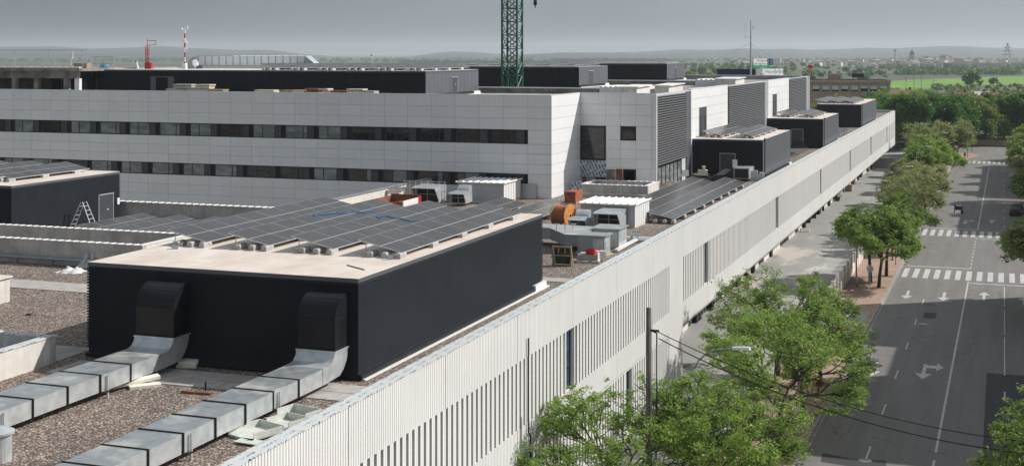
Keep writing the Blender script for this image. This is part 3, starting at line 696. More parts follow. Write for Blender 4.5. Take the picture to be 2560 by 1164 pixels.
# ================================================================== WHITE HOSPITAL WING
wing = thing('hospital_wing', 'large white-panelled hospital building with dark window strips and slatted screens', 'building', (-60, 150, 0))
Y0, Y2, XW, XR = 105.2, 113.2, -34.5, -27.9
ZT = 18.57
rows = [18.53, 17.58, 16.65, 15.72, None, 14.55, 13.75, 12.92, 12.11, None, 11.03, 10.2, 9.3, 8.4, 7.5, 6.5]
B1, B2 = (14.55, 15.72), (11.03, 12.11)
colx = [XW]; x = XY(1320, Y0); colx.append(x)
while x > -118: x -= 2.15; colx.append(x)
mb = MB(); G = .013
def rowpairs(zs):
    return [(b_, a) for a, b_ in zip(zs[:-1], zs[1:]) if a is not None and b_ is not None]
RP = rowpairs(rows)
for z0, z1 in RP:
    for a, b_ in zip(colx[1:], colx[:-1]): mb.box(a + G, b_ - (G if b_ != XW else 0), Y0 - .03, Y0, z0 + G, z1 - G)
for (z0, z1) in (B1, B2): mb.box(colx[1] + G, XW, Y0 - .03, Y0, z0 + G, z1 - G)
part('wall_panel', mb, M['white_panel'], wing); mb = MB()
# side wall facing the street (lit), front of the set-back part, tall panels beyond
ycol = [Y0 - .03, Y2 - .06]
allrows = [18.53, 17.58, 16.65, 15.72, 14.55, 13.75, 12.92, 12.11, 11.03, 10.2]
AR = rowpairs(allrows)
for z0, z1 in AR:
    mb.box(XW, XW + .03, Y0 - .03, Y2 - .03, z0 + G, z1 - G)
part('wall_panel', mb, M['white_panel'], wing); mb = MB()
UX = lambda u: XY(u, Y2)
fc = [XW + .03, UX(1515), UX(1551), UX(1590), UX(1630), XR]
for z0, z1 in AR:
    for i, (a, b_) in enumerate(zip(fc[:-1], fc[1:])):
        if i == 0 and z1 < 15.8: continue
        if i == 2 and z1 <= 15.75 and z0 >= 14.5: continue
        if i in (0, 1, 2) and z1 < 12.0: continue
        mb.box(a + G, b_ - G, Y2 - .03, Y2, z0 + G, z1 - G)
for (ya, yb) in ((127.7, 146.2), (173.2, 191.2)):
    part('wall_panel', mb, M['white_panel'], wing); mb = MB(); n = 5
    for z0, z1 in AR:
        for i in range(n):
            a = ya + (yb - ya) * i / n; b_ = ya + (yb - ya) * (i + 1) / n
            if i == 1 and z1 < 16.7 and z0 > 11: continue
            mb.box(XR - .03, XR, a + G, b_ - G, z0 + G, z1 - G)
part('wall_panel', mb, M['white_panel'], wing)
mb = MB()
mb.box(-118, XW - .06, Y0, Y0 + .3, 15.72, ZT - .05); mb.box(-118, XW - .06, Y0, Y0 + .3, 12.11, 14.55); mb.box(-118, XW - .06, Y0, Y0 + .3, 0, 11.03)
mb.box(colx[1], XW - .06, Y0, Y0 + .3, 11.03, 15.72); mb.box(-118, colx[1], Y0 + .3, Y0 + .5, 10, 16)
mb.box(XW - .3, XW, Y0 + .3, Y2, RZ - .2, ZT - .05); mb.box(XW, XR - .05, Y2, Y2 + .3, RZ - .2, ZT - .05)
mb.box(XR - .35, XR - .04, Y2 + .3, 126, RZ - .2, 12.35); mb.box(XR - .35, XR - .04, Y2, 212, 12.35, ZT - .09); mb.box(XR - .35, XR - .04, 126, 212, RZ - .2, 12.35)
mb.box(-118, XR - .04, 211.7, 212, 0, ZT - .09); mb.box(-118.3, -118, Y0, 212, 0, ZT - .09)
part('inner_wall', mb, M['white_backing'], wing)
mb = MB(); mb.box(-118, XW, Y0 - .04, Y0 + .35, ZT - .04, ZT); mb.box(XW - .35, XW + .04, Y0 + .35, Y2 + .3, ZT - .04, ZT - .003); mb.box(XW, XR + .02, Y2 - .04, Y2 + .35, ZT - .04, ZT)
mb.box(XR - .02, XR + .22, Y2 - .06, Y2 + .2, RZ, ZT); mb.box(XR - .02, XR + .15, 211.5, 211.8, RZ, ZT)
for a, b_ in ((127.6, 146.3), (173.1, 191.3)): mb.box(XR - .4, XR + .03, a, b_, ZT - .04, ZT)
part('parapet_cap', mb, M['white_metal'], wing)
# window strips: bays of two panes and a dark grey panel
def bays(z0, z1, x_end, x_start, pitch, alt):
    mb = MB(); mb.box(x_start, x_end, Y0 + .1, Y0 + .2, z0, z1); mb.box(x_start, x_end, Y0 - .01, Y0 + .1, z1 - .05, z1 - .001); mb.box(x_start, x_end, Y0 - .01, Y0 + .1, z0 + .001, z0 + .06)
    part('window_strip', mb, M['dark_trim'], wing)
    x = x_end - .35; k = 0
    while x - pitch > x_start:
        xa = x - pitch + .45; xb = x; s = xa + (xb - xa) * (.33 if k % 2 else .62); pe = xb - .62
        f_ = MB()
        for (a, b_) in ((xa, xa + .05), (s - .025, s + .025), (pe - .025, pe + .025)): f_.box(a, b_, Y0 + .02, Y0 + .09, z0 + .06, z1 - .05)
        f_.box(pe, xb, Y0 + .05, Y0 + .08, z0 + .06, z1 - .05)
        wn = part('window', f_, M['door_grey'], wing)
        pm = M['glass_pale'] if (x < (-52 if alt == 0 else -48) and random.random() < .85) else M['glass_dark']  # left panes get a paler colour that stands in for reflected light
        p_ = MB(); p_.box(xa + .05, s - .025, Y0 + .07, Y0 + .08, z0 + .06, z1 - .05); p_.box(s + .025, pe - .025, Y0 + .07, Y0 + .08, z0 + .06, z1 - .05); part('pane', p_, pm, wn)
        if alt and -52 < x < -40:
            bl = MB()
            for zz in np.arange(z0 + .12, z1 - .1, .07): bl.box(s + .04, pe - .04, Y0 + .055, Y0 + .068, zz, zz + .035)
            part('blind', bl, M['steel'], wn)
        x -= pitch; k += 1
bays(*B1, colx[1], -118, 3.225, 0); bays(*B2, colx[1], -118, 3.3, 1)
# windows of the set-back front
def win(x0, x1, z0, z1, m='glass_dark', y=Y2):
    f_ = MB(); t_ = .14
    f_.box(x0, x0 + t_, y - .05, y + .02, z0, z1); f_.box(x1 - t_, x1, y - .05, y + .02, z0, z1); f_.box(x0 + t_, x1 - t_, y - .05, y + .02, z0, z0 + t_); f_.box(x0 + t_, x1 - t_, y - .05, y + .02, z1 - t_, z1)
    wn = part('window', f_, M['dark_trim'], wing); p_ = MB(); p_.box(x0 + t_, x1 - t_, y - .03, y - .01, z0 + t_, z1 - t_); part('pane', p_, M[m], wn)
win(fc[0], fc[1], 13.75 - 1.0, 15.72, 'glass_dark'); win(fc[2] + .02, fc[3], 14.5, 15.72); win(fc[2] + .25, fc[3], 11.0, 12.05, 'glass_pale')
mb = MB(); mb.box(fc[0], fc[1], Y2 - .03, Y2, 11.3, 12.73); part('insulation_board', mb, M['printed'], wing)
mb = MB(); mb.box(fc[0] + .15, fc[0] + .55, Y2 - .04, Y2 - .0, RZ, 11.28); mb.box(fc[1] + .9, fc[2] + .2, Y2 - .04, Y2, RZ, 12.05); part('bare_brick', mb, M['terracotta'], wing)
mb = MB(); mb.box(fc[0] + .6, fc[0] + 1.35, Y2 - .05, Y2, RZ, 11.25); part('door', mb, M['house_grey'], wing)
mb = MB(); mb.box(fc[0] + 1.38, fc[1] + .02, Y2 - .06, Y2, RZ, 11.28); part('doorway', mb, M['black_plastic'], wing)
mb = MB(); mb.box(fc[1] + .05, fc[1] + .85, Y2 - .06, Y2, RZ, 12.0); part('bare_render', mb, M['raw_concrete'], wing)
# slatted screens
for (ya, yb, zb, zt_) in ((113.9, 125.6, 12.35, 18.25), (146.5, 170.4, 11.2, 18.35), (191.4, 208.6, 11.5, 18.4)):
    mb = MB(); z = zb
    while z < zt_:
        mb.hexa([(XR + .0, ya, z + .06), (XR + .15, ya, z), (XR + .15, yb, z), (XR + .0, yb, z + .06), (XR + .0, ya, z + .085), (XR + .15, ya, z + .035), (XR + .15, yb, z + .035), (XR + .0, yb, z + .085)])
        z += .21
    sc_ = part('slatted_screen', mb, M['louvre'], wing)
    mb = MB(); mb.box(XR - .03, XR - .012, ya, yb, zb, zt_)
    for yy in np.arange(ya, yb + .1, (yb - ya) / 6): mb.box(XR - .01, XR + .0, yy - .03, yy + .03, zb, zt_)
    part('backing', mb, M['black_duct'], sc_)
for (ya, yb) in ((125.6, 127.65), (170.5, 173.15), (208.7, 211.5)):
    mb = MB(); mb.box(XR - .04, XR + .05, ya, yb, RZ, 18.4); part('grey_panel', mb, M['grey_clad'] if ya < 130 else M['steel'], wing)
for ya in (131.9, 177.2):
    mb = MB(); mb.box(XR - .045, XR - .03, ya - .2, ya + 3.2, 11.0, 16.65); wn = part('tall_window', mb, M['door_grey'], wing)
    mb = MB(); mb.box(XR - .03, XR - .02, ya + .1, ya + .7, 11.2, 15.8); mb.box(XR - .03, XR - .02, ya + 2.1, ya + 2.9, 11.2, 15.8); part('pane', mb, M['black_plastic'], wn)
mb = MB()
for y in np.arange(114.3, 124, 1.55): mb.box(XR - .02, XR + .03, y, y + .1, RZ, 12.3)
mb.box(XR - .02, XR + .02, 114, 123.5, 12.1, 12.3); gw = part('glazed_wall', mb, M['dark_trim'], wing)
mb = MB(); mb.box(XR - .03, XR - .018, 114, 123.5, RZ, 12.1); part('pane', mb, M['glass_pale'], gw)
# roof and inner parapets
mb = MB(); mb.box(-118, XW - .36, Y0 + .35, 131, 17.6, 17.9); mb.box(XW - .36, XR - .36, Y2 + .35, 131, 17.6, 17.9); mb.box(-118, XR - .36, 131, 211.7, 17.6, 17.9); part('roof', mb, M['roof_grey'], wing)
for k, (y, xe, zz) in enumerate(((131, -35.2, 18.43), (170.5, -30.5, 18.43), (211, -29, 18.5))):
    mb = MB(); mb.box(-118, xe, y, y + .35, 17.9, zz); pp = part('inner_parapet', mb, M['raw_concrete'] if k < 2 else M['roof_grey'], wing)
    mb = MB(); mb.box(-118, xe + .05, y - .05, y + .4, zz, zz + .09); part('cap', mb, M['roof_white'], pp)
plant_room('wide black rooftop plant room with a grey door at its right end, above the white building', -86, -49.9, 115, 128.4, 20.36, 17.9, .2, 'rooftop plant rooms of the white building', (('x', 121.2, 1.5, 1.75),), 'black_clad', coping_m='roof_white')
plant_room('middle rooftop plant room behind the green mast', -84, -47.3, 154.7, 167.2, 20.4, 17.9, .2, 'rooftop plant rooms of the white building', (('x', 158.5, 2.2, 1.9),), 'black_clad', coping_m='roof_white')
plant_room('farthest rooftop plant room, small and dark in front of the plain', -84, -46.1, 194.7, 206.8, 20.5, 17.9, .2, 'rooftop plant rooms of the white building', (('x', 199.5, 1.5, 1.9),), 'black_clad', coping_m='roof_white')
# light kerbs with ribbed skylights near the street edge of that roof
def skylight(label, x0, x1, y0, y1):
    t = thing('skylight_box', label, 'roof light', ((x0 + x1) / 2, (y0 + y1) / 2, 17.9), 'white roof lights')
    mb = MB(); mb.box(x0, x1, y0, y1, 17.9, 18.85); part('curb', mb, M['cream_wall'], t)
    mb = MB(); mb.hexa([(x0 - .2, y0 - .2, 18.85), (x1 + .2, y0 - .2, 18.85), (x1 + .2, y1 + .2, 18.95), (x0 - .2, y1 + .2, 18.95), (x0 - .2, y0 - .2, 18.93), (x1 + .2, y0 - .2, 18.93), (x1 + .2, y1 + .2, 19.03), (x0 - .2, y1 + .2, 19.03)])
    part('cover', mb, M['roof_white'], t)
skylight('white roof light behind the set-back front, nearest of the two rows', XY(1572, 124), XY(1612, 124), 121, 126)
skylight('white roof light next to the first slatted screen, right of its neighbour', XY(1655, 130), XY(1690, 130), 127, 133)
mb = MB(); xa, xb = XY(1530, 132), XY(1650, 132)
mb.box(xa, xb, 127.5, 134, 17.9, 18.7)
for x in np.arange(xa, xb, .5): mb.box(x, x + .3, 127.4, 134.1, 18.7, 18.78)
solo('ribbed_skylight', mb, M['roof_white'], 'long low ribbed roof light beside the white roof boxes', 'roof light')
skylight('white roof light behind the second slatted screen', XY(1800, 166), XY(1850, 166), 163, 169)
mb = MB(); xa, xb = XY(1755, 168), XY(1815, 168); mb.box(xa, xb, 164, 170, 17.9, 18.72)
for x in np.arange(xa, xb, .6): mb.box(x, x + .35, 163.9, 170.1, 18.72, 18.82)
solo('ribbed_skylight', mb, M['roof_white'], 'ribbed roof light left of the second slatted screen', 'roof light')
# ================================================================== SOLAR ARRAYS
def module_mesh(w_, l_):
    m_ = MB(); m_.mi = 0; m_.box(-w_ / 2, w_ / 2, -l_ / 2, l_ / 2, -.035, 0)
    m_.mi = 1; f = .022; m_.box(-w_ / 2 + f, w_ / 2 - f, -l_ / 2 + f, l_ / 2 - f, .0005, .003)
    me = bpy.data.meshes.new('solar_panel'); me.from_pydata(m_.v, [], m_.f); me.materials.append(M['pv_frame']); me.materials.append(M['pv_glass'])
    me.polygons.foreach_set('material_index', m_.m); me.update(); return me
MODS = {}
def block_mesh():
    m_ = MB(); m_.ext([(-.13, 0, 0), (.13, 0, 0), (.13, 0, .14), (.08, 0, .22), (-.08, 0, .22), (-.13, 0, .14)], (0, .62, 0)); me = bpy.data.meshes.new('ballast_block'); me.from_pydata(m_.v, [], m_.f); me.materials.append(M['ballast']); return me
BLK = block_mesh()
def child(name, me, parent, loc, rot=(0, 0, 0)):
    o = bpy.data.objects.new(name, me); COL.objects.link(o); o.parent = parent; o.location = loc; o.rotation_euler = rot; return o
TILT = math.atan(.43 / 2.0)
def array(label, xlow, y0, n, zb, mod=1.72, group='solar panel rows', lift=.22, bl=True, wide=2.04, lw=2):
    t = thing('solar_array', label, 'solar panels', (xlow - 1, y0 + n * mod / 2, zb), group)
    key = (mod, wide, lw)
    if key not in MODS: MODS[key] = module_mesh(wide / lw - .012, mod - .012)
    L = n * mod
    for i in range(n):
        for k in range(lw):
            s = -(k + .5) * wide / lw
            child('solar_panel', MODS[key], t, (1 + s * math.cos(TILT), -L / 2 + (i + .5) * mod, lift - s * math.sin(TILT)), (0, TILT, 0))
    mb = MB(); c = (xlow - 1, y0 + L / 2, zb)
    for s in (.35, 1.65):
        x = xlow - s * math.cos(TILT); z = zb + lift + s * math.sin(TILT) - .07
        mb.box(x - .02, x + .02, y0 + .05, y0 + L - .05, z - .02, z + .02)
    y = y0 + .25
    while y < y0 + L:
        mb.cyl((xlow - .05, y, zb + lift - .05), (xlow - 1.95, y, zb + lift - .05 + 1.9 * math.tan(TILT)), .022, 4); mb.cyl((xlow - 1.75, y, zb + .1), (xlow - 1.75, y, zb + lift + .33), .02, 4)
        mb.box(xlow - 1.9, xlow - .05, y - .02, y + .02, zb + .1, zb + .14)
        if bl:
            for xx in (-.35, .3, .9): child('ballast_block', BLK, t, (xx, y - .55 - c[1], .002))
        y += 3.3
    part('support_frame', mb, M['pv_frame'], t); return t
xr0 = (-22.5, -25.55, -28.55, -31.52)
nm = ['rightmost row of solar panels on the near black plant room', 'row of solar panels next to the rightmost one on the near plant room', 'row of solar panels with blue straps, third from the right on the near plant room', 'leftmost row of solar panels on the near black plant room']
for x, l in zip(xr0, nm): array(l, x, 49.6, 8, 13.83, 1.79)
for i, x in enumerate((-60.0, -63.0, -66.0)):
    array(('right', 'middle', 'left')[i] + ' row of solar panels on the charcoal plant room at the left edge', x, 71.5, 5, 13.72, 1.6)
for i, x in enumerate((-53.6, -50.6, -47.7)):
    array(('left', 'middle', 'right')[i] + ' row of low solar panels on the gravel beside the ladder', x, 72, 4, RZ + .1, 1.85, lift=.35)
array('left row of low solar panels behind the near plant room, below the sheds', -33.9, 76, 12, RZ + .1, 1.82, lift=.3)
array('right row of low solar panels behind the near plant room, beside the orange drum', -30.3, 76, 12, RZ + .1, 1.82, lift=.3)
array('long row of solar panels next to the pale ribbed front', -21.35, 92.6, 26, RZ + .08, 1.1, lift=.27, bl=True)
array('long row of solar panels parallel to it on the side of the square light well', -24.2, 95.4, 23, RZ + .08, 1.1, lift=.27)
for nme, x1, ys_, n, xs in (('third', -21.2, 130.2, 9, (-22.3, -25.3)), ('fourth', -20.95, 174.5, 8, (-22.3, -25.2)), ('farthest', -21.1, 225, 12, (-22.4, -24.6, -26.8))):
    for i, x in enumerate(xs): array(('right', 'left', 'further left')[i] + ' row of tilted solar panels on the %s black plant room' % nme, x, ys_, n, 13.83, 1.6, wide=1.9 if nme == 'farthest' else 2.04)
array('short row of solar panels between the fourth and farthest black plant rooms', -21.6, 194, 10, RZ + .1, 1.6)
for i in range(6):
    array(('first', 'second', 'third', 'fourth', 'fifth', 'sixth')[i] + ' row from the right of panels on the wide rooftop plant room', -50.6 - 3.05 * i, 115.9, 7, 20.36, 1.7, 'panel rows on the upper rooftop plant rooms')
for i in range(8): array(ORD[i] + ' row from the right of panels on the middle rooftop plant room', -48 - 3.1 * i, 155.6, 6, 20.4, 1.8, 'panel rows on the upper rooftop plant rooms', bl=False)
for i in range(6): array(ORD[i] + ' row from the right of panels on the farthest rooftop plant room', -47 - 3.1 * i, 195.6, 6, 20.5, 1.8, 'panel rows on the upper rooftop plant rooms', bl=False)
def strap(label, pts, xlow):
    mb = MB()
    for a, b_ in zip(pts[:-1], pts[1:]):
        def P(p): s = p[0]; return Vector((xlow - s * math.cos(TILT), p[1], 13.83 + .22 + s * math.sin(TILT) + .02))
        A, B = P(a), P(b_); t = (B - A).normalized(); nrm = Vector((-t.y, t.x, 0)) * .035
        mb.hexa([A - nrm, A + nrm, B + nrm, B - nrm, A - nrm + Vector((0, 0, .03)), A + nrm + Vector((0, 0, .03)), B + nrm + Vector((0, 0, .03)), B - nrm + Vector((0, 0, .03))])
    solo('lifting_strap', mb, M['blue_strap'], label, 'strap', group='blue straps on the panels')
strap('blue strap lying flat along the panel row, left one of two', [(1.75, 56.6), (1.6, 57.3), (1.45, 58.3), (1.1, 58.8), (1.2, 59.4), (.8, 60.0), (.7, 60.9)], -28.55)
strap('blue strap in a loop on the panels, right one of two', [(1.4, 56.9), (1.7, 57.1), (1.6, 57.8), (1.2, 57.9), (.9, 58.1), (.5, 58.2), (.3, 58.9)], -25.55)
mb = MB(); a, b_ = W(868, 662, 13.85), W(912, 674, 13.85); mb.cyl(a, b_, .03, 6); solo('metal_rod', mb, M['steel'], 'thin rod lying on the stained cream roof', 'rod')
for u, v, l in ((438, 622, 'left'), (975, 648, 'right')):
    p = W(u, v, 13.83); m_ = MB(); m_.obox(p, .25, .2, .16, .5); m_.cyl(p + Vector((-.2, 0, .1)), p + Vector((.25, .15, .22)), .05, 6); solo('drain_fitting', m_, M['galv_dark'], 'small grey fitting on the cream roof below the %smost panel row' % l, 'fitting')
# ================================================================== THINGS ON THE GRAVEL ROOF
def shed(label, x0, x1, y0, y1, zt):
    t = thing('site_shed', label, 'shed', ((x0 + x1) / 2, (y0 + y1) / 2, RZ), 'white ribbed sheds')
    mb = MB(); mb.box(x0, x1, y0, y1, RZ + .1, zt - .08); part('front_wall', mb, M['galv_dark'] if False else M['steel'], t)
    mb = MB(); n = 7
    for i in range(n): a = y0 + (y1 - y0) * i / n; b_ = y0 + (y1 - y0) * (i + 1) / n; mb.box(x1 + .005, x1 + .03, a + .04, b_ - .04, RZ + .12, zt - .09)
    part('side_wall', mb, M['white_metal'], t)
    mb = MB(); mb.box(x0 - .12, x1 + .12, y0 - .15, y1 + .15, zt - .075, zt)
    n = 8
    for i in range(n + 1): x = x0 - .1 + (x1 - x0 + .2) * i / n; mb.ext([(x - .07, y0 - .16, zt), (x + .07, y0 - .16, zt), (x + .03, y0 - .16, zt + .06), (x - .03, y0 - .16, zt + .06)], (0, y1 - y0 + .32, 0))
    part('roof', mb, M['roof_white'], t)
    mb = MB(); mb.box(x0 - .12, x1 + .12, y0 - .16, y0 - .14, zt - .08, zt - .02); mb.box(x0, x1 + .05, y0 - .05, y1 + .1, RZ, RZ + .1); part('edge_strip', mb, M['pale_wood'], t)
shed('white ribbed metal shed left, against the dark window strip', -40.9, -37.0, 100.7, 104.7, 11.75)
shed('white ribbed metal shed beside the orange cable drum', -27.2, -23.4, 89.4, 93.4, 11.75)
def hood(label, x0, x1, y0, y1, z0, z1, curved=False):
    t = thing('vent_hood', label, 'vent', ((x0 + x1) / 2, y0, z0), 'galvanised vent hoods')
    mb = MB(); th = .04
    yb = y0 + (y1 - y0) * .35
    for a in ((x0, x1, yb, y1, z1 - th, z1), (x0, x1, yb, y1, z0, z0 + th), (x0, x0 + th, yb, y1, z0 + th, z1 - th), (x1 - th, x1, yb, y1, z0 + th, z1 - th)): mb.box(*a)
    part('casing', mb, M['galv'], t)
    mb = MB(); mb.hexa([(x0 - .06, y0, z1 - .16), (x1 + .06, y0, z1 - .16), (x1 + .06, yb, z1 - .05), (x0 - .06, yb, z1 - .05), (x0 - .06, y0, z1 - .12), (x1 + .06, y0, z1 - .12), (x1 + .06, yb, z1 - .01), (x0 - .06, yb, z1 - .01)])
    mb.ext([(x1 + .02, y0, z1 - .16), (x1 + .02, yb, z0 + .1), (x1 + .02, yb, z1 - .05)], (.03, 0, 0)); mb.ext([(x0 - .05, y0, z1 - .16), (x0 - .05, yb, z0 + .1), (x0 - .05, yb, z1 - .05)], (.03, 0, 0)); part('rain_cover', mb, M['galv'], t)
    mb = MB(); mb.box(x0 + th, x1 - th, yb + .25, yb + .3, z0 + th, z1 - th); part('opening', mb, M['black_plastic'], t)
    mb = MB(); mb.box((x0 + x1) / 2 - .02, (x0 + x1) / 2 + .02, yb, yb + .03, z0 + th, z1 - th); mb.box(x0 + th, x1 - th, yb, yb + .03, (z0 + z1) / 2 - .02, (z0 + z1) / 2 + .01); part('brace', mb, M['steel'], t)
    if curved:
        pr = [(y1, z1 - .3)] + [(y1 + .8 - .8 * math.cos(R(a)), z1 - .3 + .7 * math.sin(R(a))) for a in (0, 20, 40, 60, 80, 90)] + [(y1 + .9, z0), (y1, z0)]
        mb = MB(); mb.ext([(x0 + .1, y, z) for y, z in pr], (x1 - x0 - .2, 0, 0)); part('curved_neck', mb, M['galv'], t)
hood('large galvanised vent hood left of the left shed, dark mouth forward', -43.2, -41.3, 96.9, 99.3, 10.35, 11.65)
hood('small galvanised vent hood in front of the left shed', -40.3, -39.1, 97.4, 98.7, 10.35, 11.25, True)
hood('small galvanised vent hood in front of the right shed, beside the drum', -27.1, -26.0, 86.3, 87.4, 10.35, 11.05, True)
hood('large galvanised vent hood in front of the right shed', -25.5, -23.9, 86.7, 89.2, 10.35, 11.5)
# air ducts by the street edge
def duct_unit(label, x0, x1, y0, y1, zt, fl=True):
    t = thing('air_duct_box', label, 'duct', ((x0 + x1) / 2, (y0 + y1) / 2, RZ), 'grey air duct boxes beside the pallets')
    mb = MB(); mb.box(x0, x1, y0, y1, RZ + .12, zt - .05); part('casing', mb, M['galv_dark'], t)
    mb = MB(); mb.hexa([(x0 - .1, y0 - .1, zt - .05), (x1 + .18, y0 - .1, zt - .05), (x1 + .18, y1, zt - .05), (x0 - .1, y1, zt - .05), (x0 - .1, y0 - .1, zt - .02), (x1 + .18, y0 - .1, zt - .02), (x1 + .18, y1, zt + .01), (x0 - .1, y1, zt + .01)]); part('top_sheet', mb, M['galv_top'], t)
    mb = MB(); mb.box(x1 + .005, x1 + .03, y0 + .05, y1 - .05, RZ + .16, zt - .06); mb.box(x1 + .03, x1 + .045, y0 + .3, y1 - .3, RZ + .45, zt - .35); part('side_panel', mb, M['galv'], t)
    mb = MB(); mb.box(x1 - .65, x1 - .05, y0 - .05, y0 - .01, RZ + .15, zt - .2); mb.box(x0, x1, y0 - .02, y0 - .005, zt - .12, zt - .07); part('access_panel', mb, M['galv'], t)
    mb = MB(); mb.box(x0, x1 + .1, y0, y0 + .1, RZ, RZ + .12); mb.box(x0, x1 + .1, y1 - .1, y1, RZ, RZ + .12); mb.box(x1 - .06, x1 + .12, y0, y1, RZ + .0, RZ + .1); part('skid', mb, M['pale_wood'], t)
duct_unit('front grey air duct box behind the red crate', -23.35, -21.75, 76.1, 77.4, 11.42)
duct_unit('grey air duct box just behind the front one', -23.4, -21.8, 79.4, 81.3, 11.42)
mb = MB(); mb.ext([(-31, 79.6, 10.55), (-26.2, 79.6, 10.55), (-24.4, 77.1, 10.55), (-23.4, 77.1, 10.55), (-23.4, 81.0, 10.55), (-31, 81.6, 10.55)], (0, 0, .68))
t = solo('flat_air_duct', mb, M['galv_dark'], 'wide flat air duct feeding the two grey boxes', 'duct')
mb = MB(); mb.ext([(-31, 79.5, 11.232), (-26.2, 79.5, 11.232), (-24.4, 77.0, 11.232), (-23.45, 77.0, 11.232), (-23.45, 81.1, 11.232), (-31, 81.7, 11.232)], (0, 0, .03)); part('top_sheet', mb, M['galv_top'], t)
mb = MB()
for x in (-27.5, -25.2): mb.box(x, x + .1, 79.7, 80.9, RZ, 10.56)
part('support', mb, M['galv'], t)
# cable drum
c = Vector((-28.2, 88.6, RZ)); r_ = .8; ax = Vector((math.cos(R(-14)), math.sin(R(-14)), 0)); cc = c + Vector((0, 0, r_))
t = thing('cable_drum', 'big orange wooden cable drum standing between shed and panels', 'cable drum', c)
mb = MB(); mb.cyl(cc + ax * .5, cc + ax * .57, r_, 28); part('flange', mb, M['orange_wood'], t); mb = MB(); mb.cyl(cc - ax * .57, cc - ax * .5, r_, 28); part('flange', mb, M['wood'], t)
mb = MB()
for i in range(12): mb.cyl(cc + ax * (-.5 + i / 12), cc + ax * (-.5 + (i + 1) / 12 - .01), r_ * (.84 if i % 2 else .82), 24)
part('wound_cable', mb, M['cable'], t, True)
mb = MB(); mb.cyl(cc + ax * .57, cc + ax * .6, .08, 10)
for k in range(6): a = k * math.pi / 3; q = Vector((-ax.y, ax.x, 0)) * math.cos(a) * .45 + Vector((0, 0, 1)) * math.sin(a) * .45; mb.cyl(cc + ax * .57 + q, cc + ax * .585 + q, .03, 6)
part('bolt', mb, M['dark_trim'], t)
# brick pack
p = Vector((-32.0, 103.2, RZ)); t = thing('brick_pack', 'cube of red bricks stacked above the orange drum', 'bricks', p)
mb = MB()
for iz in range(5):
    for ix in range(2):
        for iy in range(4): mb.box(p.x - .45 + ix * .46, p.x - .01 + ix * .46, p.y - .9 + iy * .46, p.y - .46 + iy * .46, p.z + .13 + iz * .165, p.z + .285 + iz * .165)
part('brick', mb, M['brick_pack'], t); mb = MB(); mb.box(p.x - .5, p.x + .5, p.y - .95, p.y + .95, p.z, p.z + .12); part('pallet', mb, M['wood'], t)
# pallets, crate frame, boxes
def pallet(label, c, rz, n=6, ww=1.2, dd=.9, stack=1, m='pale_wood', group='wooden pallets'):
    mb = MB(); ca, sa = math.cos(rz), math.sin(rz)
    def O(x, y): return (c[0] + x * ca - y * sa, c[1] + x * sa + y * ca)
    for s in range(stack):
        z = c[2] + s * .145
        for y in (-.38, 0, .38):
            q = O(0, y * dd / .9); mb.obox((q[0], q[1], z), ww, .09, .1, rz)
        for i in range(n): q = O(-ww / 2 + .07 + i * (ww - .14) / (n - 1), 0); mb.obox((q[0], q[1], z + .1), .1, dd, .03, rz)
    return solo('pallet', mb, M[m], label, 'pallet', tuple(c), group)
pallet('wooden pallet on the gravel below the red crate', W(1472, 655, RZ), .15, 8, 1.3, 1.0)
pallet('pale pallet with boards beside the red crate', W(1513, 644, RZ) + Vector((-.15, .5, 0)), .9, 5, 1.0, .8)
q = W(1468, 655, RZ) + Vector((0, .2, .13)); mb = MB(); mb.obox(q, 1.15, .75, .3, .15); solo('boxed_load', mb, M['galv_dark'], 'dark flat box on the pallet under the red crate', 'box')
mb = MB(); mb.obox(q + Vector((-.05, .3, .31)), .95, .3, .03, .15); mb.obox(q + Vector((.62, -.1, -.1)), .07, .55, .5, .15); solo('white_board', mb, M['white_plastic'], 'white board lying beside the red crate', 'board')
t = thing('plastic_crate', 'bright red plastic crate on top of the box load', 'crate', q + Vector((.18, -.05, .3)))
c = q + Vector((.18, -.05, .3)); mb = MB(); a_, b2_, h = .5, .36, .3
for dx, dy, sx, sy in ((0, -b2_ / 2, a_, .03), (0, b2_ / 2, a_, .03), (-a_ / 2, 0, .03, b2_ - .03), (a_ / 2, 0, .03, b2_ - .03)): mb.obox(c + Vector((dx, dy, .03)), sx, sy, h - .03)
mb.obox(c, a_ + .0, b2_, .03); mb.obox(c + Vector((0, -b2_ / 2 - .02, h - .06)), a_ + .05, .02, .05); mb.obox(c + Vector((a_ / 2 + .02, 0, h - .06)), .02, b2_ + .05, .05); part('crate_body', mb, M['red_plastic'], t)
mb = MB(); mb.obox(c + Vector((-.03, 0, .2)), .36, .26, .12, .2); solo('tool_bag', mb, M['black_plastic'], 'dark bundle lying inside the red crate', 'bag')
mb = MB(); mb.obox(q + Vector((.5, .45, 0)), .7, .4, .42, .5); mb.obox(q + Vector((.5, .45, .42)), .66, .36, .03, .5); solo('cardboard_box', mb, M['cream_wall'], 'pale carton standing behind the red crate', 'box')
p = W(1405, 664, RZ); t = thing('glass_crate', 'upright wooden crate holding dark sheets, beside the near plant room', 'crate', p)
mb = MB(); mb.obox(p + Vector((0, .1, .1)), .95, .25, .98, .05, tx=R(-6)); part('sheet_stack', mb, M['dark_glass_pack'], t)
mb = MB()
for dx in (-.52, .52): mb.obox(p + Vector((dx, 0, 0)), .08, .09, 1.1, .05); mb.cyl(p + Vector((dx, 0, 1.05)), p + Vector((dx + .22, -.3, .05)), .04, 4)
for dz in (.02, .55, 1.02): mb.obox(p + Vector((0, -.06, dz)), 1.12, .05, .07, .05)
for dx in (-.18, .2): mb.obox(p + Vector((dx, -.09, .7)), .05, .02, .3, .05)
part('timber_frame', mb, M['wood'], t)
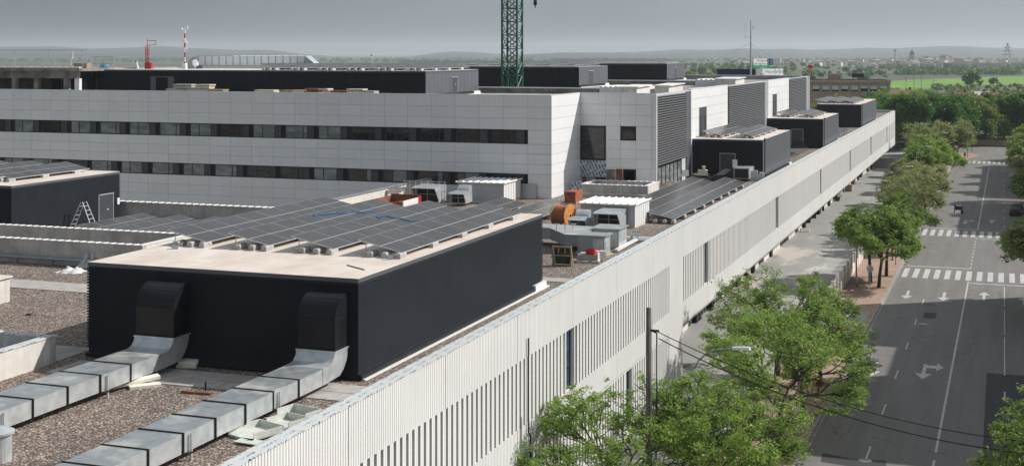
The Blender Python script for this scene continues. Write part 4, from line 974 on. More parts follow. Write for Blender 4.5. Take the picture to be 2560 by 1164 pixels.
for u, l in ((1392, 'left'), (1413, 'middle'), (1433, 'right')):
    p = W(u, 600, 10.6); mb = MB(); mb.obox(p, .06, .06, 1.0); mb.obox(p + Vector((0, 0, .0)), .2, .12, .06); mb.obox(p + Vector((0, 0, .96)), .34, .08, .05); solo('duct_stand', mb, M['galv'], l + ' upright metal stand behind the dark sheet crate', 'stand', group='upright metal stands')
p = W(1540, 628, RZ + .05); p2 = W(1590, 601, RZ + .12); mb = MB(); dv = (p2 - p); n_ = dv.cross(Vector((0, 0, 1))).normalized() * .12
mb.hexa([p - n_, p + n_, p2 + n_, p2 - n_, p - n_ + Vector((0, 0, .12)), p + n_ + Vector((0, 0, .12)), p2 + n_ + Vector((0, 0, .12)), p2 - n_ + Vector((0, 0, .12))]); solo('metal_profile', mb, M['white_metal'], 'white metal channel lying along the roof edge by the duct boxes', 'metal channel')
p = W(1583, 604, RZ); mb = MB(); mb.obox(p + Vector((-.2, .6, 0)), .12, 1.6, .06, .5, tx=R(32)); mb.obox(p + Vector((.25, .4, 0)), .12, 1.6, .06, .5, tx=R(32))
for k in range(4): mb.obox(p + Vector((0, .2 + k * .3, .1 + k * .2)), .55, .06, .04, .5)
solo('leaning_rack', mb, M['galv_dark'], 'leaning dark metal frame behind the duct boxes', 'metal frame')
mb = MB(); p = W(1600, 602, RZ); mb.obox(p, 1.0, 1.6, .08, .15); mb.obox(p + Vector((.1, -.5, .08)), .9, .5, .06, .3); solo('metal_sheet', mb, M['galv_dark'], 'flat metal sheets on the roof next to the leaning frame', 'metal sheet')
# skip with rubble, scaffold barrier, sheets near courtyard
p = Vector((-42.2, 92.9, RZ)); t = thing('rubble_skip', 'rusty open skip with red and white striped side left of the hoods', 'skip', p)
mb = MB(); x0, x1, y0, y1 = -44.0, -41.6, 91.6, 94.8
mb.hexa([(x0, y0, RZ + .1), (x1, y0, RZ + .1), (x1, y0 + .06, RZ + .1), (x0, y0 + .06, RZ + .1), (x0, y0, RZ + .85), (x1, y0, RZ + .85), (x1, y0 + .06, RZ + .85), (x0, y0 + .06, RZ + .85)])
mb.box(x0, x1, y1, y1 + .06, RZ + .1, RZ + 1.1); mb.box(x0, x0 + .06, y0 + .06, y1, RZ + .1, RZ + 1.0); mb.box(x0, x1, y0, y1, RZ + .05, RZ + .1); part('body', mb, M['rust'], t)
mb = MB(); mb.box(x1, x1 + .06, y0, y1, RZ + .1, RZ + .95); mb.box(x1 + .06, x1 + .09, y0, y1 - .5, RZ + .55, RZ + .95); part('side_panel', mb, M['white_plastic'], t); mb = MB(); mb.box(x1 + .065, x1 + .1, y1 - .45, y1 + .05, RZ + .3, RZ + 1.05); mb.box(x0 + .5, x1, y0 - .03, y0, RZ + .7, RZ + .85); part('stripe', mb, M['red_paint'], t)
mb = MB(); rr = random.Random(5)
for k in range(24): mb.obox((rr.uniform(x0 + .2, x1 - .3), rr.uniform(y0 + .3, y1 - .3), RZ + rr.uniform(.3, .6)), rr.uniform(.2, .6), rr.uniform(.1, .3), .1, rr.uniform(0, 3), rr.uniform(-.4, .4), rr.uniform(-.4, .4))
part('rubble', mb, M['rust'], t)
mb = MB()
for k in range(8): x = -44.6 + k * .5; mb.cyl((x, 98.5, RZ), (x, 98.5, RZ + 1.8), .035, 5)
for z in (.3, 1.0, 1.75): mb.cyl((-44.6, 98.5, RZ + z), (-41.0, 98.5, RZ + z), .03, 5)
for k in range(5): x = -44.8 + k * .2; mb.obox((x, 96.4, RZ + .9 + k * .12), 1.4, .12, .08, .4)
solo('scaffold_stack', mb, M['steel'], 'stack of scaffold frames and bars behind the rusty skip', 'scaffold parts')
p = W(1320, 496, RZ); mb = MB(); mb.obox(p, 1.35, .04, 1.2, .0, tx=R(-8)); mb.obox(p + Vector((0, .15, 0)), .05, .35, .05); solo('metal_sheet', mb, M['steel'], 'square metal sheet leaning right of the left shed', 'metal sheet')
p = W(1452, 480, RZ + .2); mb = MB(); mb.obox(p + Vector((-.4, .3, -.2)), .9, .06, 1.1, .3, tx=R(-12)); solo('insulation_sheet', mb, M['printed'], 'blue printed insulation board leaning beside the square light well', 'board')
# foam blocks, trays, rods in the foreground
def slab(name, m, label, cat, u, v, sx, sy, sz, rz, tx=0, ty=0, z=RZ, group=None, dz=0):
    p = W(u, v, z); mb = MB(); mb.obox(p + Vector((0, 0, dz)), sx, sy, sz, rz, tx, ty); return solo(name, mb, M[m], label, cat, group=group)
slab('foam_block', 'foam', 'grey-white foam pad under another at the foot of the dark wall', 'foam block', 470, 915, .75, .55, .12, .3)
slab('foam_block', 'foam', 'upper one of two foam pads at the foot of the dark wall', 'foam block', 472, 915, .72, .5, .12, .45, dz=.125)
slab('foam_block', 'foam', 'long cream foam board tilted against the left galvanised duct', 'foam block', 333, 965, .3, 1.9, .1, -.62, R(5), R(8), dz=.12)
slab('foam_block', 'foam', 'short cream foam board flat on the gravel beside the left duct', 'foam block', 362, 967, .42, 1.1, .1, -.75)
slab('rusty_bar', 'rust', 'rusty bar lying on the shaded gravel between the two ducts', 'bar', 491, 984, 1.15, .1, .08, .05)
slab('drain_stub', 'black_plastic', 'small black stub standing on the gravel behind the rusty bar', 'pipe stub', 514, 975, .05, .05, .3, 0)
slab('dark_rag', 'black_plastic', 'small dark scrap on the sunlit gravel left of the plant room', 'scrap', 71, 787, .22, .16, .06, .4)
def tray(label, u, v, sx, sy, rz, h=.22, tx=0.0, open_=True):
    p = W(u, v, RZ + .05); t = thing('metal_tray', label, 'tray', p, 'pale green sheet trays by the roof edge')
    ca, sa = math.cos(rz), math.sin(rz)
    def O(x, y, z): return Vector((p.x + x * ca - y * sa, p.y + x * sa + y * ca, p.z + z))
    mb = MB(); mb.obox(p, sx, sy, .03, rz); part('base', mb, M['pale_green'], t)
    if open_:
        mb = MB()
        for (a, b_, x, y) in ((sx, .03, 0, sy / 2), (.03, sy, -sx / 2, 0), (.03, sy * .9, sx / 2, 0)):
            q = O(x, y, .03); mb.obox(q, a, b_, h, rz, tx)
        q = O(0, -sy / 2, -.1); mb.obox(q, sx, .03, .13, rz)
        part('rim', mb, M['pale_green'], t)
tray('largest pale green tray lying open beside the roof edge', 640, 1083, 1.15, 1.25, -.35, .2)
tray('middle pale green tray overlapping the largest one', 718, 1060, .95, .9, -.3, .2)
tray('pale green tray farthest back, tilted against the felt edge', 748, 1042, 1.2, .8, -.25, .25)
tray('flat pale green sheet below the open trays', 625, 1104, .9, .45, -.1, open_=False)
# tarp
def cloth(name, label, m, c, sx, sy, h, seed, cat='tarp', n=18):
    rr = np.random.RandomState(seed); vs = []; fs = []
    ph = rr.rand(6) * 6
    for j in range(n + 1):
        for i in range(n + 1):
            a, b_ = i / n - .5, j / n - .5
            e_ = max(0, 1 - (abs(a) * 2) ** 2.5) * max(0, 1 - (abs(b_) * 2) ** 2.5)
            z = h * e_ * (.55 + .45 * math.sin(a * 17 + ph[0] + 3 * math.sin(b_ * 7 + ph[1])) * math.cos(b_ * 13 + ph[2])) + .012
            vs.append((c[0] + (a + .08 * math.sin(b_ * 9 + ph[3])) * sx, c[1] + (b_ + .08 * math.sin(a * 8 + ph[4])) * sy, c[2] + z))
    fs = [(j * (n + 1) + i, j * (n + 1) + i + 1, (j + 1) * (n + 1) + i + 1, (j + 1) * (n + 1) + i) for j in range(n) for i in range(n)]
    m_ = MB(); m_.add(vs, fs); return solo(name, m_, M[m], label, cat, tuple(c), smooth=True)
cloth('white_tarp', 'crumpled white sheet on the gravel left of the near plant room', 'white_plastic', W(178, 680, RZ), 1.4, 1.1, .35, 3)
cloth('rubble_bag', 'grey bag slumped against the back corner of the near plant room', 'tarp', W(203, 672, RZ) + Vector((0, .9, 0)), 1.0, 1.3, 1.0, 8, 'bag')
p = W(-8, 1150, RZ); t = thing('round_vent', 'round galvanised vent pipe cut by the left edge at the bottom', 'vent', p)
mb = MB(); mb.cyl(p, p + Vector((0, 0, .8)), .42, 24); part('pipe', mb, M['galv'], t); mb = MB(); mb.cyl(p + Vector((0, 0, .8)), p + Vector((0, 0, .86)), .5, 24); mb.cyl(p + Vector((0, 0, .86)), p + Vector((0, 0, 1.0)), .5, 24, .15); part('cap', mb, M['galv'], t)
# ladder on the left plant room
p = Vector((-57.3, 75.3, RZ)); t = thing('stepladder', 'aluminium stepladder standing open before the charcoal plant room', 'ladder', p)
def ladder(mb, A, B, wd, n):
    A = Vector(A); B = Vector(B); s = Vector((0, 1, 0)) * wd / 2
    mb.cyl(A - s, B - s * .7, .03, 5); mb.cyl(A + s, B + s * .7, .03, 5)
    for i in range(1, n):
        k = i / n; c = A.lerp(B, k); w_ = s * (1 - .3 * k); mb.cyl(c - w_, c + w_, .018, 5)
mb = MB(); ladder(mb, (-56.6, 75.6, RZ), (-57.3, 75.3, RZ + 2.0), .6, 7); part('front_rails', mb, M['pv_frame'], t)
mb = MB(); ladder(mb, (-57.9, 74.6, RZ), (-57.35, 75.2, RZ + 2.0), .6, 7); part('rear_rails', mb, M['steel'], t)
# clutter in front of the third plant room
slab('pale_green_tray', 'pale_green', 'green tray on the gravel heap beside the slatted screen', 'tray', 1708, 448, 1.3, .8, .06, .2)
mb = MB(); p = W(1710, 440, RZ + .5); mb.obox(p, .9, .06, .6, .3, tx=R(-30)); solo('green_panel', mb, M['pale_green'], 'green sheet standing over the green tray', 'sheet')
def heap(label, c, r, h, m='gravel', name='gravel_heap', cat='gravel heap'):
    n = 20; vs = []; 
    for j in range(9):
        for i in range(n):
            a = 2 * math.pi * i / n; rr = r * j / 8 * (1 + .12 * math.sin(3 * a + 1)); vs.append((c[0] + rr * math.cos(a), c[1] + rr * math.sin(a) * 1.4, c[2] + h * (1 - (j / 8) ** 1.6) + random.uniform(-.04, .04)))
    m_ = MB(); m_.add(vs, [(j * n + i, (j + 1) * n + i, (j + 1) * n + (i + 1) % n, j * n + (i + 1) % n) for j in range(8) for i in range(n)]); solo(name, m_, M[m], label, cat, tuple(c), smooth=True)
heap('heap of gravel beside the square light well', (-26.9, 115.5, RZ), 1.6, .8)
pallet('low stack of pallets with bundles in front of the third plant room', W(1752, 442, RZ), .1, 6, 3.0, 1.0, 3)
mb = MB(); p = W(1757, 438, RZ + .42); mb.obox(p, .9, .7, .5, .2); mb.obox(p + Vector((.1, 0, .5)), .3, .6, .35, .2); mb.obox(p + Vector((-.5, 0, 0)), .6, .6, .14, .2); solo('material_bundle', mb, M['cream_wall'], 'pale bundle on the pallets before the third plant room', 'bundle')
mb = MB(); p = W(1806, 447, RZ)
for k in range(7): mb.obox(p + Vector((k * .16 - .5, k * .25 - .4, .1 + k * .13)), 1.7, .12, .1, .75, 0, R(-14))
solo('scaffold_tubes', mb, M['steel'], 'jumble of pale metal bars left of the grey unit row', 'metal bars')
mb = MB(); p = W(1790, 455, RZ); mb.obox(p, 1.3, 1.0, .45, .4); mb.obox(p + Vector((.2, .1, .45)), .9, .6, .2, .6); solo('black_sheeting', mb, M['black_plastic'], 'heap of black sheeting between the two long panel rows', 'sheeting')
p = W(1850, 455, RZ) + Vector((0, .6, 0)); t = thing('ventilation_unit', 'row of grey ribbed ventilation boxes before the third plant room', 'ventilation unit', p)
mb = MB()
for k in range(5): mb.box(p.x - .7, p.x + .75, p.y + k * .75, p.y + k * .75 + .68, RZ + .25, RZ + 1.25)
part('casing', mb, M['pv_frame'], t); mb = MB(); mb.box(p.x - .62, p.x + .65, p.y - .02, p.y - .005, RZ + .3, RZ + 1.15); part('opening', mb, M['black_plastic'], t); mb = MB(); mb.box(p.x - .6, p.x + .6, p.y, p.y + 3.7, RZ, RZ + .24); part('base', mb, M['dark_trim'], t)
mb = MB(); mb.obox(p + Vector((-.6, .2, 1.25)), .45, .06, .75, .3, tx=R(-18)); solo('white_panel_piece', mb, M['white_plastic'], 'tilted white piece propped on the ventilation boxes', 'board')
p = W(1887, 452, RZ); mb = MB(); mb.obox(p + Vector((-.35, .3, 0)), 1.1, .7, .95, .1); mb.obox(p + Vector((.45, .1, 0)), .5, .6, .8, .1, 0, R(15)); solo('pale_unit', mb, M['galv_top'], 'pale unit with sloping side right of the ventilation boxes', 'ventilation unit')
slab('white_slab', 'white_plastic', 'white slab at the far end of the long panel row', 'slab', 1866, 451, 1.1, .8, .1, .3)
mb = MB(); p = W(1912, 446, RZ) + Vector((-.7, 0, 0))
mb.cyl(p, p + Vector((.5, 2.6, .7)), .03, 5); mb.cyl(p + Vector((-.3, .4, 0)), p + Vector((.2, 2.9, .6)), .03, 5); mb.cyl(p + Vector((.1, 1, 0)), p + Vector((.05, 1.2, 1.3)), .03, 5); solo('metal_struts', mb, M['galv_dark'], 'thin metal struts by the near corner of the third plant room', 'metal bars')
# clutter before the fourth plant room
cloth('dark_sheeting', 'dark sheeting in a heap on the roof behind the third plant room', 'black_plastic', W(1995, 389, RZ) + Vector((-1.9, 0, 0)), 3.4, 4, .6, 21, 'sheeting')
cloth('membrane_pile', 'crumpled dark membrane nearer the roof edge behind the third plant room', 'black_plastic', W(2032, 371, RZ) + Vector((-1.6, 0, 0)), 2.2, 2.6, 1.0, 24, 'sheeting')
for k in range(5): slab('board_pile', 'wood' if k % 2 else 'galv_dark', ORD[k] + ' board from the front in the pile between third and fourth plant rooms', 'board', 1975 + k * 6, 384 - k * 2.5, 2.4, .5, .12, .1 + .12 * k, group='boards between the plant rooms')
mb = MB(); p = W(2049, 366, RZ); mb.ball(p + Vector((0, 0, .5)), .55, sc=(1, 1.2, .9)); mb.ball(p + Vector((.2, .5, 1.2)), .5, sc=(1, 1.2, .8)); mb.ball(p + Vector((-.5, .6, 1.25)), .4, sc=(1.2, 1, .6)); mb.v = [(x - .5, y, z) for x, y, z in mb.v]; solo('insulation_rolls', mb, M['cream_wall'], 'pile of pale bags at the corner of the fourth plant room', 'bags', smooth=True)
cloth('dark_clutter', 'grey clutter in front of the farthest black plant room', 'galv_dark', W(2130, 312, RZ) + Vector((-1.5, 0, 0)), 3.0, 5, 1.0, 27, 'clutter')
# ================================================================== ON THE UPPER ROOF
t = thing('tower_crane', 'green lattice tower crane mast rising out of the top of the photo', 'tower crane', (-51.5, 143, 0))
def lattice(mb, cx, cy, w_, z0, z1, p, r=.07, rb=.04, solid=False):
    h = w_ / 2; cs = [(cx - h, cy - h), (cx + h, cy - h), (cx + h, cy + h), (cx - h, cy + h)]
    for (x, y) in cs: mb.box(x - r, x + r, y - r, y + r, z0, z1)
    n = int((z1 - z0) / p); 
    for i in range(n):
        z = z0 + i * p; 
        for k in range(4):
            a, b_ = cs[k], cs[(k + 1) % 4]; mb.cyl((*a, z), (*b_, z), rb, 4)
            m_ = ((a[0] + b_[0]) / 2, (a[1] + b_[1]) / 2, z + p / 2)
            mb.cyl((*a, z), (*b_, z + p), rb, 4); 
            mb.cyl((*b_, z), (*a, z + p), rb, 4) if i % 2 else mb.cyl((*b_, z), m_, rb, 4)
mb = MB(); lattice(mb, -51.5, 143, 1.75, 0, 46, 1.5, .10, .05); part('mast', mb, M['crane_green'], t)
mb = MB()
for s in (-.2, .2): mb.cyl((-51.5 + s, 143, 1), (-51.5 + s, 143, 45), .035, 4)
for z in np.arange(1, 45, .35): mb.cyl((-51.7, 143, z), (-51.3, 143, z), .025, 4)
for z in np.arange(6, 45, 4.5): mb.box(-52.2, -50.8, 142.4, 143.6, z, z + .06)
part('ladder', mb, M['crane_green'], t)
mb = MB(); mb.box(-52.7, -50.3, 141.8, 144.2, 46, 47.4); mb.box(-52.1, -50.9, 142.4, 143.6, 47.4, 52)
for s in (-.6, .6): mb.box(-51.5 + s - .07, -51.5 + s + .07, 128, 178, 47.4, 47.5)
mb.box(-51.57, -51.43, 130, 176, 48.5, 48.6)
for y in np.arange(128, 177, 2): mb.cyl((-52.1, y, 47.45), (-51.5, y + 1, 48.55), .04, 4); mb.cyl((-50.9, y, 47.45), (-51.5, y + 1, 48.55), .04, 4)
part('jib', mb, M['crane_green'], t)
mb = MB(); mb.cyl((-51.5, 151, 47.4), (-51.5, 151, 28.2), .03, 4); mb.box(-51.65, -51.35, 150.8, 151.2, 27.6, 28.2); mb.cyl((-51.5, 151, 27.6), (-51.5, 151, 27.3), .06, 6); part('hook', mb, M['dark_trim'], t)
ZP = 20.36
def D_on(u, Y, z): return Vector((XY(u, Y), Y, z))
# striped mast with antennas
c = D_on(462, 121, ZP); t = thing('antenna_mast', 'red and white striped mast with white antennas on the upper roof', 'antenna mast', c)
hgt = ZV(78, c.x, c.y) - ZP
mb = MB(); mb2 = MB(); n = 8
for i in range(n): (mb if i % 2 == 0 else mb2).cyl(c + Vector((0, 0, .25 + i * hgt / n)), c + Vector((0, 0, .25 + (i + 1) * hgt / n)), .075, 8)
mb.box(c.x - .1, c.x + .1, c.y - .1, c.y + .1, ZP + .0, ZP + .02)
part('red_pole', mb, M['red_paint'], t); part('white_pole', mb2, M['white_plastic'], t)
for dx, dz in ((-.25, 1.0), (.28, 1.05), (-.2, .72), (.2, .66), (-.22, .55), (.2, .5)):
    mb = MB(); q = c + Vector((dx, 0, .25 + hgt * dz - .2)); mb.cyl(q, q + Vector((dx * .35, -.1, .32)), .11, 8, .06); mb.cyl(q + Vector((0, 0, .1)), c + Vector((0, 0, .25 + hgt * dz - .15)), .02, 4); part('antenna', mb, M['white_plastic'], t)
mb = MB(); mb.box(c.x - .2, c.x + .2, c.y - .2, c.y + .2, ZP, ZP + .6); part('base_box', mb, M['white_plastic'], t)
# red wind frame + box
c = D_on(368, 120, ZP); t = thing('hoist_frame', 'small red lattice hoist with horizontal arm on the upper roof', 'hoist', c); top = ZV(97, c.x, c.y) - ZP
mb = MB(); lattice(mb, c.x, c.y, .26, ZP, ZP + top * .78, .45, .02, .01); mb.cyl(c + Vector((0, 0, top * .78)), c + Vector((0, 0, top)), .03, 5)
mb.cyl(c + Vector((0, 0, top * .93)), c + Vector((1.1, 0, top * .93)), .03, 5); mb.cyl(c + Vector((0, 0, top * .78)), c + Vector((1.1, 0, top * .80)), .03, 5); mb.cyl(c + Vector((1.05, 0, top * .78)), c + Vector((1.05, 0, top * .93)), .03, 5); part('lattice', mb, M['red_paint'], t)
mb = MB(); mb.box(c.x + .0, c.x + .75, c.y - .45, c.y - .1, ZP, ZP + .65); part('ballast_box', mb, M['red_paint'], t)
c = D_on(343, 119, ZP); t = thing('sack_truck', 'white and black roll standing at the left of the red hoist', 'roll', c); mb = MB(); mb.cyl(c + Vector((.1, 0, .02)), c + Vector((-.1, 0, .75)), .12, 8, .07); part('roll', mb, M['white_plastic'], t); mb = MB(); mb.ball(c + Vector((-.15, 0, .82)), .1); part('end_cap', mb, M['black_plastic'], t)
# galvanised duct on the upper roof
Y = 124.5; x0, x1 = XY(505, Y), XY(770, Y); z0, z1 = 20.75, ZV(140, XY(600, Y), Y)
t = thing('roof_duct', 'large galvanised duct running across the wide rooftop plant room', 'duct', ((x0 + x1) / 2, Y, ZP), 'galvanised ducts on the gravel roof')
n = 15
for i in range(n):
    a = x0 + (x1 - x0) * i / n; b_ = x0 + (x1 - x0) * (i + 1) / n; mb = MB(); mb.box(a + .04, b_ - .04, Y - .7, Y + .7, z0, z1); part('duct_section', mb, M['galv_bright'], t)
for i in range(n + 1): mb = MB(); a = x0 + (x1 - x0) * i / n; mb.box(a - .04, a + .04, Y - .75, Y + .75, z0 - .05, z1 + .05); part('joint_frame', mb, M['steel'], t)
pr = [(x0 - .04, z1)] + [(x0 - .04 - 1.6 * math.sin(R(a)), z1 - 1.55 * (1 - math.cos(R(a)))) for a in range(15, 91, 15)] + [(x0 - 1.64, ZP + .02), (x0 - .3, ZP + .02), (x0 - .04, z0)]
mb = MB(); mb.ext([(x, Y - .7, z) for x, z in pr], (0, 1.4, 0)); part('elbow', mb, M['galv'], t)
mb = MB(); mb.ext([(x1 + .04, Y - .6, z1), (x1 + .9, Y - .6, z0 + .3), (x1 + 1.1, Y - .6, z0), (x1 + .04, Y - .6, z0)], (0, 1.2, 0)); part('end_hood', mb, M['galv'], t)
c = D_on(487, 122, ZP); mb = MB(); mb.cyl(c, c + Vector((0, 0, .5)), .05, 6); mb.cyl(c + Vector((0, .1, .5)), c + Vector((.15, -.1, .75)), .35, 12, .3); solo('satellite_dish', mb, M['white_plastic'], 'white dish left of the large upper duct', 'dish')
c = D_on(930, 126, ZP); mb = MB(); mb.cyl(c, c + Vector((0, 0, 1.5)), .02, 5); mb.cyl(c + Vector((-.15, 0, 1.4)), c + Vector((.15, 0, 1.5)), .08, 6); solo('wind_sensor', mb, M['white_plastic'], 'small white sensor on a thin pole above the upper panels', 'sensor')
# pallets of slabs behind the front parapet
rr = random.Random(9)
for k, (u, wd, h) in enumerate(((437, 1.2, .3), (462, 1.9, .62), (492, 1.4, .35), (513, 1.5, .6), (545, 1.6, .22), (668, 2.0, .18), (720, 1.3, .22), (757, 1.5, .3), (790, 1.8, .32), (815, 1.0, .36), (850, 1.4, .2), (893, 1.6, .4), (922, 1.4, .2))):
    c = D_on(u, 108, 17.9); base = ZT - 17.9; n = max(3, int((h + base) / .14)); mb = MB()
    for j in range(n): mb.obox((c.x + rr.uniform(-.06, .06), c.y, 17.9 + j * .14), wd, 1.0, .09 if j % 2 else .12, rr.uniform(-.05, .05))
    solo('pallet_stack', mb, M[rr.choice(['wood', 'pale_wood', 'rust', 'concrete'])], '%s stack from the left of pallets and boards on the white roof edge' % ORD[k], 'pallet stack', group='stacks along the white roof edge')
# unfinished concrete storey at upper left
cf = thing('concrete_frame', 'unfinished bare concrete storey at the left with open bays', 'building', (-95, 118, 17.9))
xr = XY(206, 112); zt = ZV(171, xr, 112)
mb = MB(); mb.box(-135, xr + .4, 111, 128, zt - .28, zt); part('slab', mb, M['raw_concrete'], cf)
mb = MB(); mb.box(-135, xr - .4, 111.6, 112.2, zt - 1.0, zt - .285); part('beam', mb, M['raw_concrete'], cf)
for u in (40, 95, 170, 197): x = XY(u, 112); mb = MB(); mb.box(x - .28, x + .28, 111.7, 112.1, 17.9, zt - 1.005); part('column', mb, M['raw_concrete'] if u < 190 else M['white_plastic'], cf)
mb = MB(); mb.box(-135, xr, 119, 119.3, 17.9, zt - .3); part('rear_wall', mb, M['raw_concrete'], cf)
for k in range(5):
    x = XY(20 + k * 45, 112); mb = MB(); mb.box(x, x + .9, 118.8, 118.98, 17.9, 19.9); part('opening', mb, M['black_plastic'], cf)
mb = MB(); mb.box(-135, xr + .45, 110.9, 111.3, zt + .002, zt + .14)
for k in range(12): x = XY(10 + k * 17, 112); mb.box(x, x + .5, 111.3, 111.8, zt + .002, zt + .16)
part('formwork_edge', mb, M['cream_wall'], cf)
t = thing('guard_rail', 'thin metal guard rail with props along the bare concrete roof', 'railing', (-100, 112, zt))
zr = ZV(126, XY(100, 112), 112)
for k, u in enumerate((42, 47, 130, 145, 215, 225, 234)):
    x = XY(u, 112); mb = MB(); mb.cyl((x, 111.5, zt - (.9 if k < 2 else 0)), (x, 111.5, zr), .035, 5); part('post', mb, M['steel'], t)
mb = MB(); mb.cyl((-135, 111.5, zr), (XY(226, 112), 111.5, zr), .035, 5); mb.cyl((-135, 111.5, zr - .5), (XY(226, 112), 111.5, zr - .5), .015, 4); mb.cyl((-135, 111.5, zr - 1.0), (XY(226, 112), 111.5, zr - 1.05), .015, 4); part('rail', mb, M['steel'], t)
mb = MB()
for u in (228, 245, 262, 284): x = XY(u, 116); mb.cyl((x, 116, ZP), (x, 116, ZP + 1.3), .035, 5)
for z in (.6, 1.25): mb.cyl((XY(228, 116), 116, ZP + z), (XY(286, 116), 116, ZP + z), .03, 5)
mb.cyl((XY(250, 116), 116, ZP + .3), (XY(272, 116), 116, ZP + .05), .03, 5); solo('scaffold_rail', mb, M['steel'], 'short scaffold rail left of the red hoist', 'railing')
c = D_on(198, 113, zt); mb = MB(); mb.box(c.x - .7, c.x + .7, c.y, c.y + .9, zt + .01, zt + .48); mb.box(c.x + .7, c.x + .85, c.y, c.y + .9, zt, zt + .5); solo('timber_box', mb, M['wood'], 'brown wooden box on the bare concrete roof', 'box')
c = D_on(261, 117, ZP); cloth('blue_tarp', 'blue bundle on the roof beside the scaffold rail', 'blue_strap', c, 1.1, .8, .7, 33, 'bundle')
c = D_on(178, 113, zt); mb = MB(); mb.cyl(c, c + Vector((0, 0, 1.2)), .03, 5); mb.box(c.x - .12, c.x + .2, c.y - .03, c.y + .03, zt + .95, zt + 1.6); solo('site_sign', mb, M['white_plastic'], 'small white sign on a pole on the bare concrete roof', 'sign')
c = D_on(303, 108, 17.9); mb = MB(); mb.cyl((c.x - .4, 114.9, 17.9), (c.x - .4, 114.9, 18.0), .02, 4); mb.box(c.x - 1.5, c.x - .9, 114.86, 114.98, 17.9, 19.6); mb.box(c.x + .5, c.x + 1.2, 114.86, 114.98, 17.9, 19.6); mb.box(c.x - 1.5, c.x + 1.2, 114.86, 114.98, 19.6, 19.68); solo('double_door', mb, M['grey_clad'], 'grey double door left open in the wide dark plant room', 'door')
# hospital signs and mast, set behind on the same roof
def P3(u, v, Y): x = XY(u, Y); return Vector((x, Y, ZV(v, x, Y)))
def board(mb, u0, u1, v0, v1, Y, th=.2):
    a = P3(u0, v1, Y); b_ = P3(u1, v0, Y); mb.box(a.x, b_.x, Y, Y + th, a.z, b_.z); return a, b_
Y = 213.5; mb = MB(); a, b_ = board(mb, 1793, 1889, 173, 191, Y, .3); solo('blue_sign', mb, M['sign_blue'], 'long dark blue sign panel on the hospital roof', 'sign')
mb = MB(); a, b_ = board(mb, 1889.5, 1958, 172, 192, Y, .3)
mb = MB(); mb.quad((a.x, Y, a.z), (b_.x, Y, a.z), (b_.x, Y, b_.z), (a.x, Y, b_.z))
ws = solo('white_sign', mb, M['banner_white'], 'white sign panel with faint small lettering right of the dark blue one', 'sign')
def text(body, size, loc, m, parent, org, ext=.01, rot=(R(90), 0, 0)):
    cu = bpy.data.curves.new('lettering', 'FONT'); cu.body = body; cu.size = size; cu.extrude = ext; cu.materials.append(M[m])
    tmp = bpy.data.objects.new('tmp', cu); COL.objects.link(tmp); dg = bpy.context.evaluated_depsgraph_get(); me = bpy.data.meshes.new_from_object(tmp.evaluated_get(dg)); me.name = 'lettering'; bpy.data.objects.remove(tmp)
    if not me.materials: me.materials.append(M[m])
    o = bpy.data.objects.new('lettering', me); COL.objects.link(o); o.parent = parent; o.location = Vector(loc) - Vector(org); o.rotation_euler = rot; return o
text('Hospital General', .62, (a.x + 1.4, Y - .03, a.z + .62), 'roof_grey', ws, ws.location); text('\u2022\u2022\u2022', .6, (a.x + .65, Y - .03, a.z + .15), 'orange_wood', ws, ws.location)
Y = 214.5; x0, x1 = XY(1884, Y), XY(1932, Y); zb_, zt2 = ZV(167.5, x0, Y), ZV(147, x0, Y)
t = thing('hospital_sign', 'roof sign reading Hospital with green strip and navy emblem square', 'sign', (x0, Y, zb_)); W_ = x1 - x0; H_ = zt2 - zb_
def vq(a, b_, z0, z1): m_ = MB(); m_.quad((a, Y, z0), (b_, Y, z0), (b_, Y, z1), (a, Y, z1)); return m_
part('white_panel', vq(x0, x0 + W_ * .72, zb_ + H_ * .26, zt2), M['banner_white'], t)
part('navy_panel', vq(x0 + W_ * .72, x1, zb_ + H_ * .26, zt2), M['banner_navy'], t)
part('green_panel', vq(x0, x1, zb_, zb_ + H_ * .26), M['banner_green'], t)
mb = MB(); mb.box(x0 + W_ * .76, x0 + W_ * .785, Y - .03, Y - .003, zb_ + H_ * .32, zb_ + H_ * .95); part('emblem_bar', mb, M['roof_white'], t)
for f in (.1, .5, .9): mb = MB(); mb.cyl((x0 + W_ * f, Y + .3, 18.5), (x0 + W_ * f, Y + .3, zb_ + H_ * .8), .05, 5); part('leg', mb, M['steel'], t)
text('Hospital', H_ * .40, (x0 + W_ * .15, Y - .02, zb_ + H_ * .66), 'text_dark', t, t.location); text('Santa B\u00e1rbara', H_ * .23, (x0 + W_ * .2, Y - .02, zb_ + H_ * .36), 'text_dark', t, t.location)
mb = MB(); mb.ext([(x0 + W_ * .04, Y - .03, zb_ + H_ * .36), (x0 + W_ * .16, Y - .03, zb_ + H_ * .36), (x0 + W_ * .15, Y - .03, zb_ + H_ * .5), (x0 + W_ * .11, Y - .03, zb_ + H_ * .45)], (0, .02, 0)); part('hill_mark', mb, M['text_dark'], t)
text('S', H_ * .72, (x0 + W_ * .84, Y - .02, zb_ + H_ * .38), 'roof_white', t, t.location); text('COMPLEJO HOSPITALARIO', H_ * .19, (x0 + W_ * .08, Y - .02, zb_ + H_ * .07), 'roof_white', t, t.location)
Y = 212.8; x = XY(1877, Y); zt3 = ZV(52, x, Y); t = thing('radio_mast', 'tall thin radio mast with guy wires beside the roof sign', 'mast', (x, Y, 18.2))
mb = MB(); mb.cyl((x, Y, 18.2), (x, Y, zt3), .16, 8, .07); part('pole', mb, M['steel'], t)
mb = MB()
for (dx, dy) in ((-6.5, -3), (4.5, 3), (-.8, 5), (2.5, -4)): mb.cyl((x, Y, zt3 - 3.5), (x + dx * 1.6, Y + dy, 18.2), .009, 4)
part('guy_wire', mb, M['dark_trim'], t)
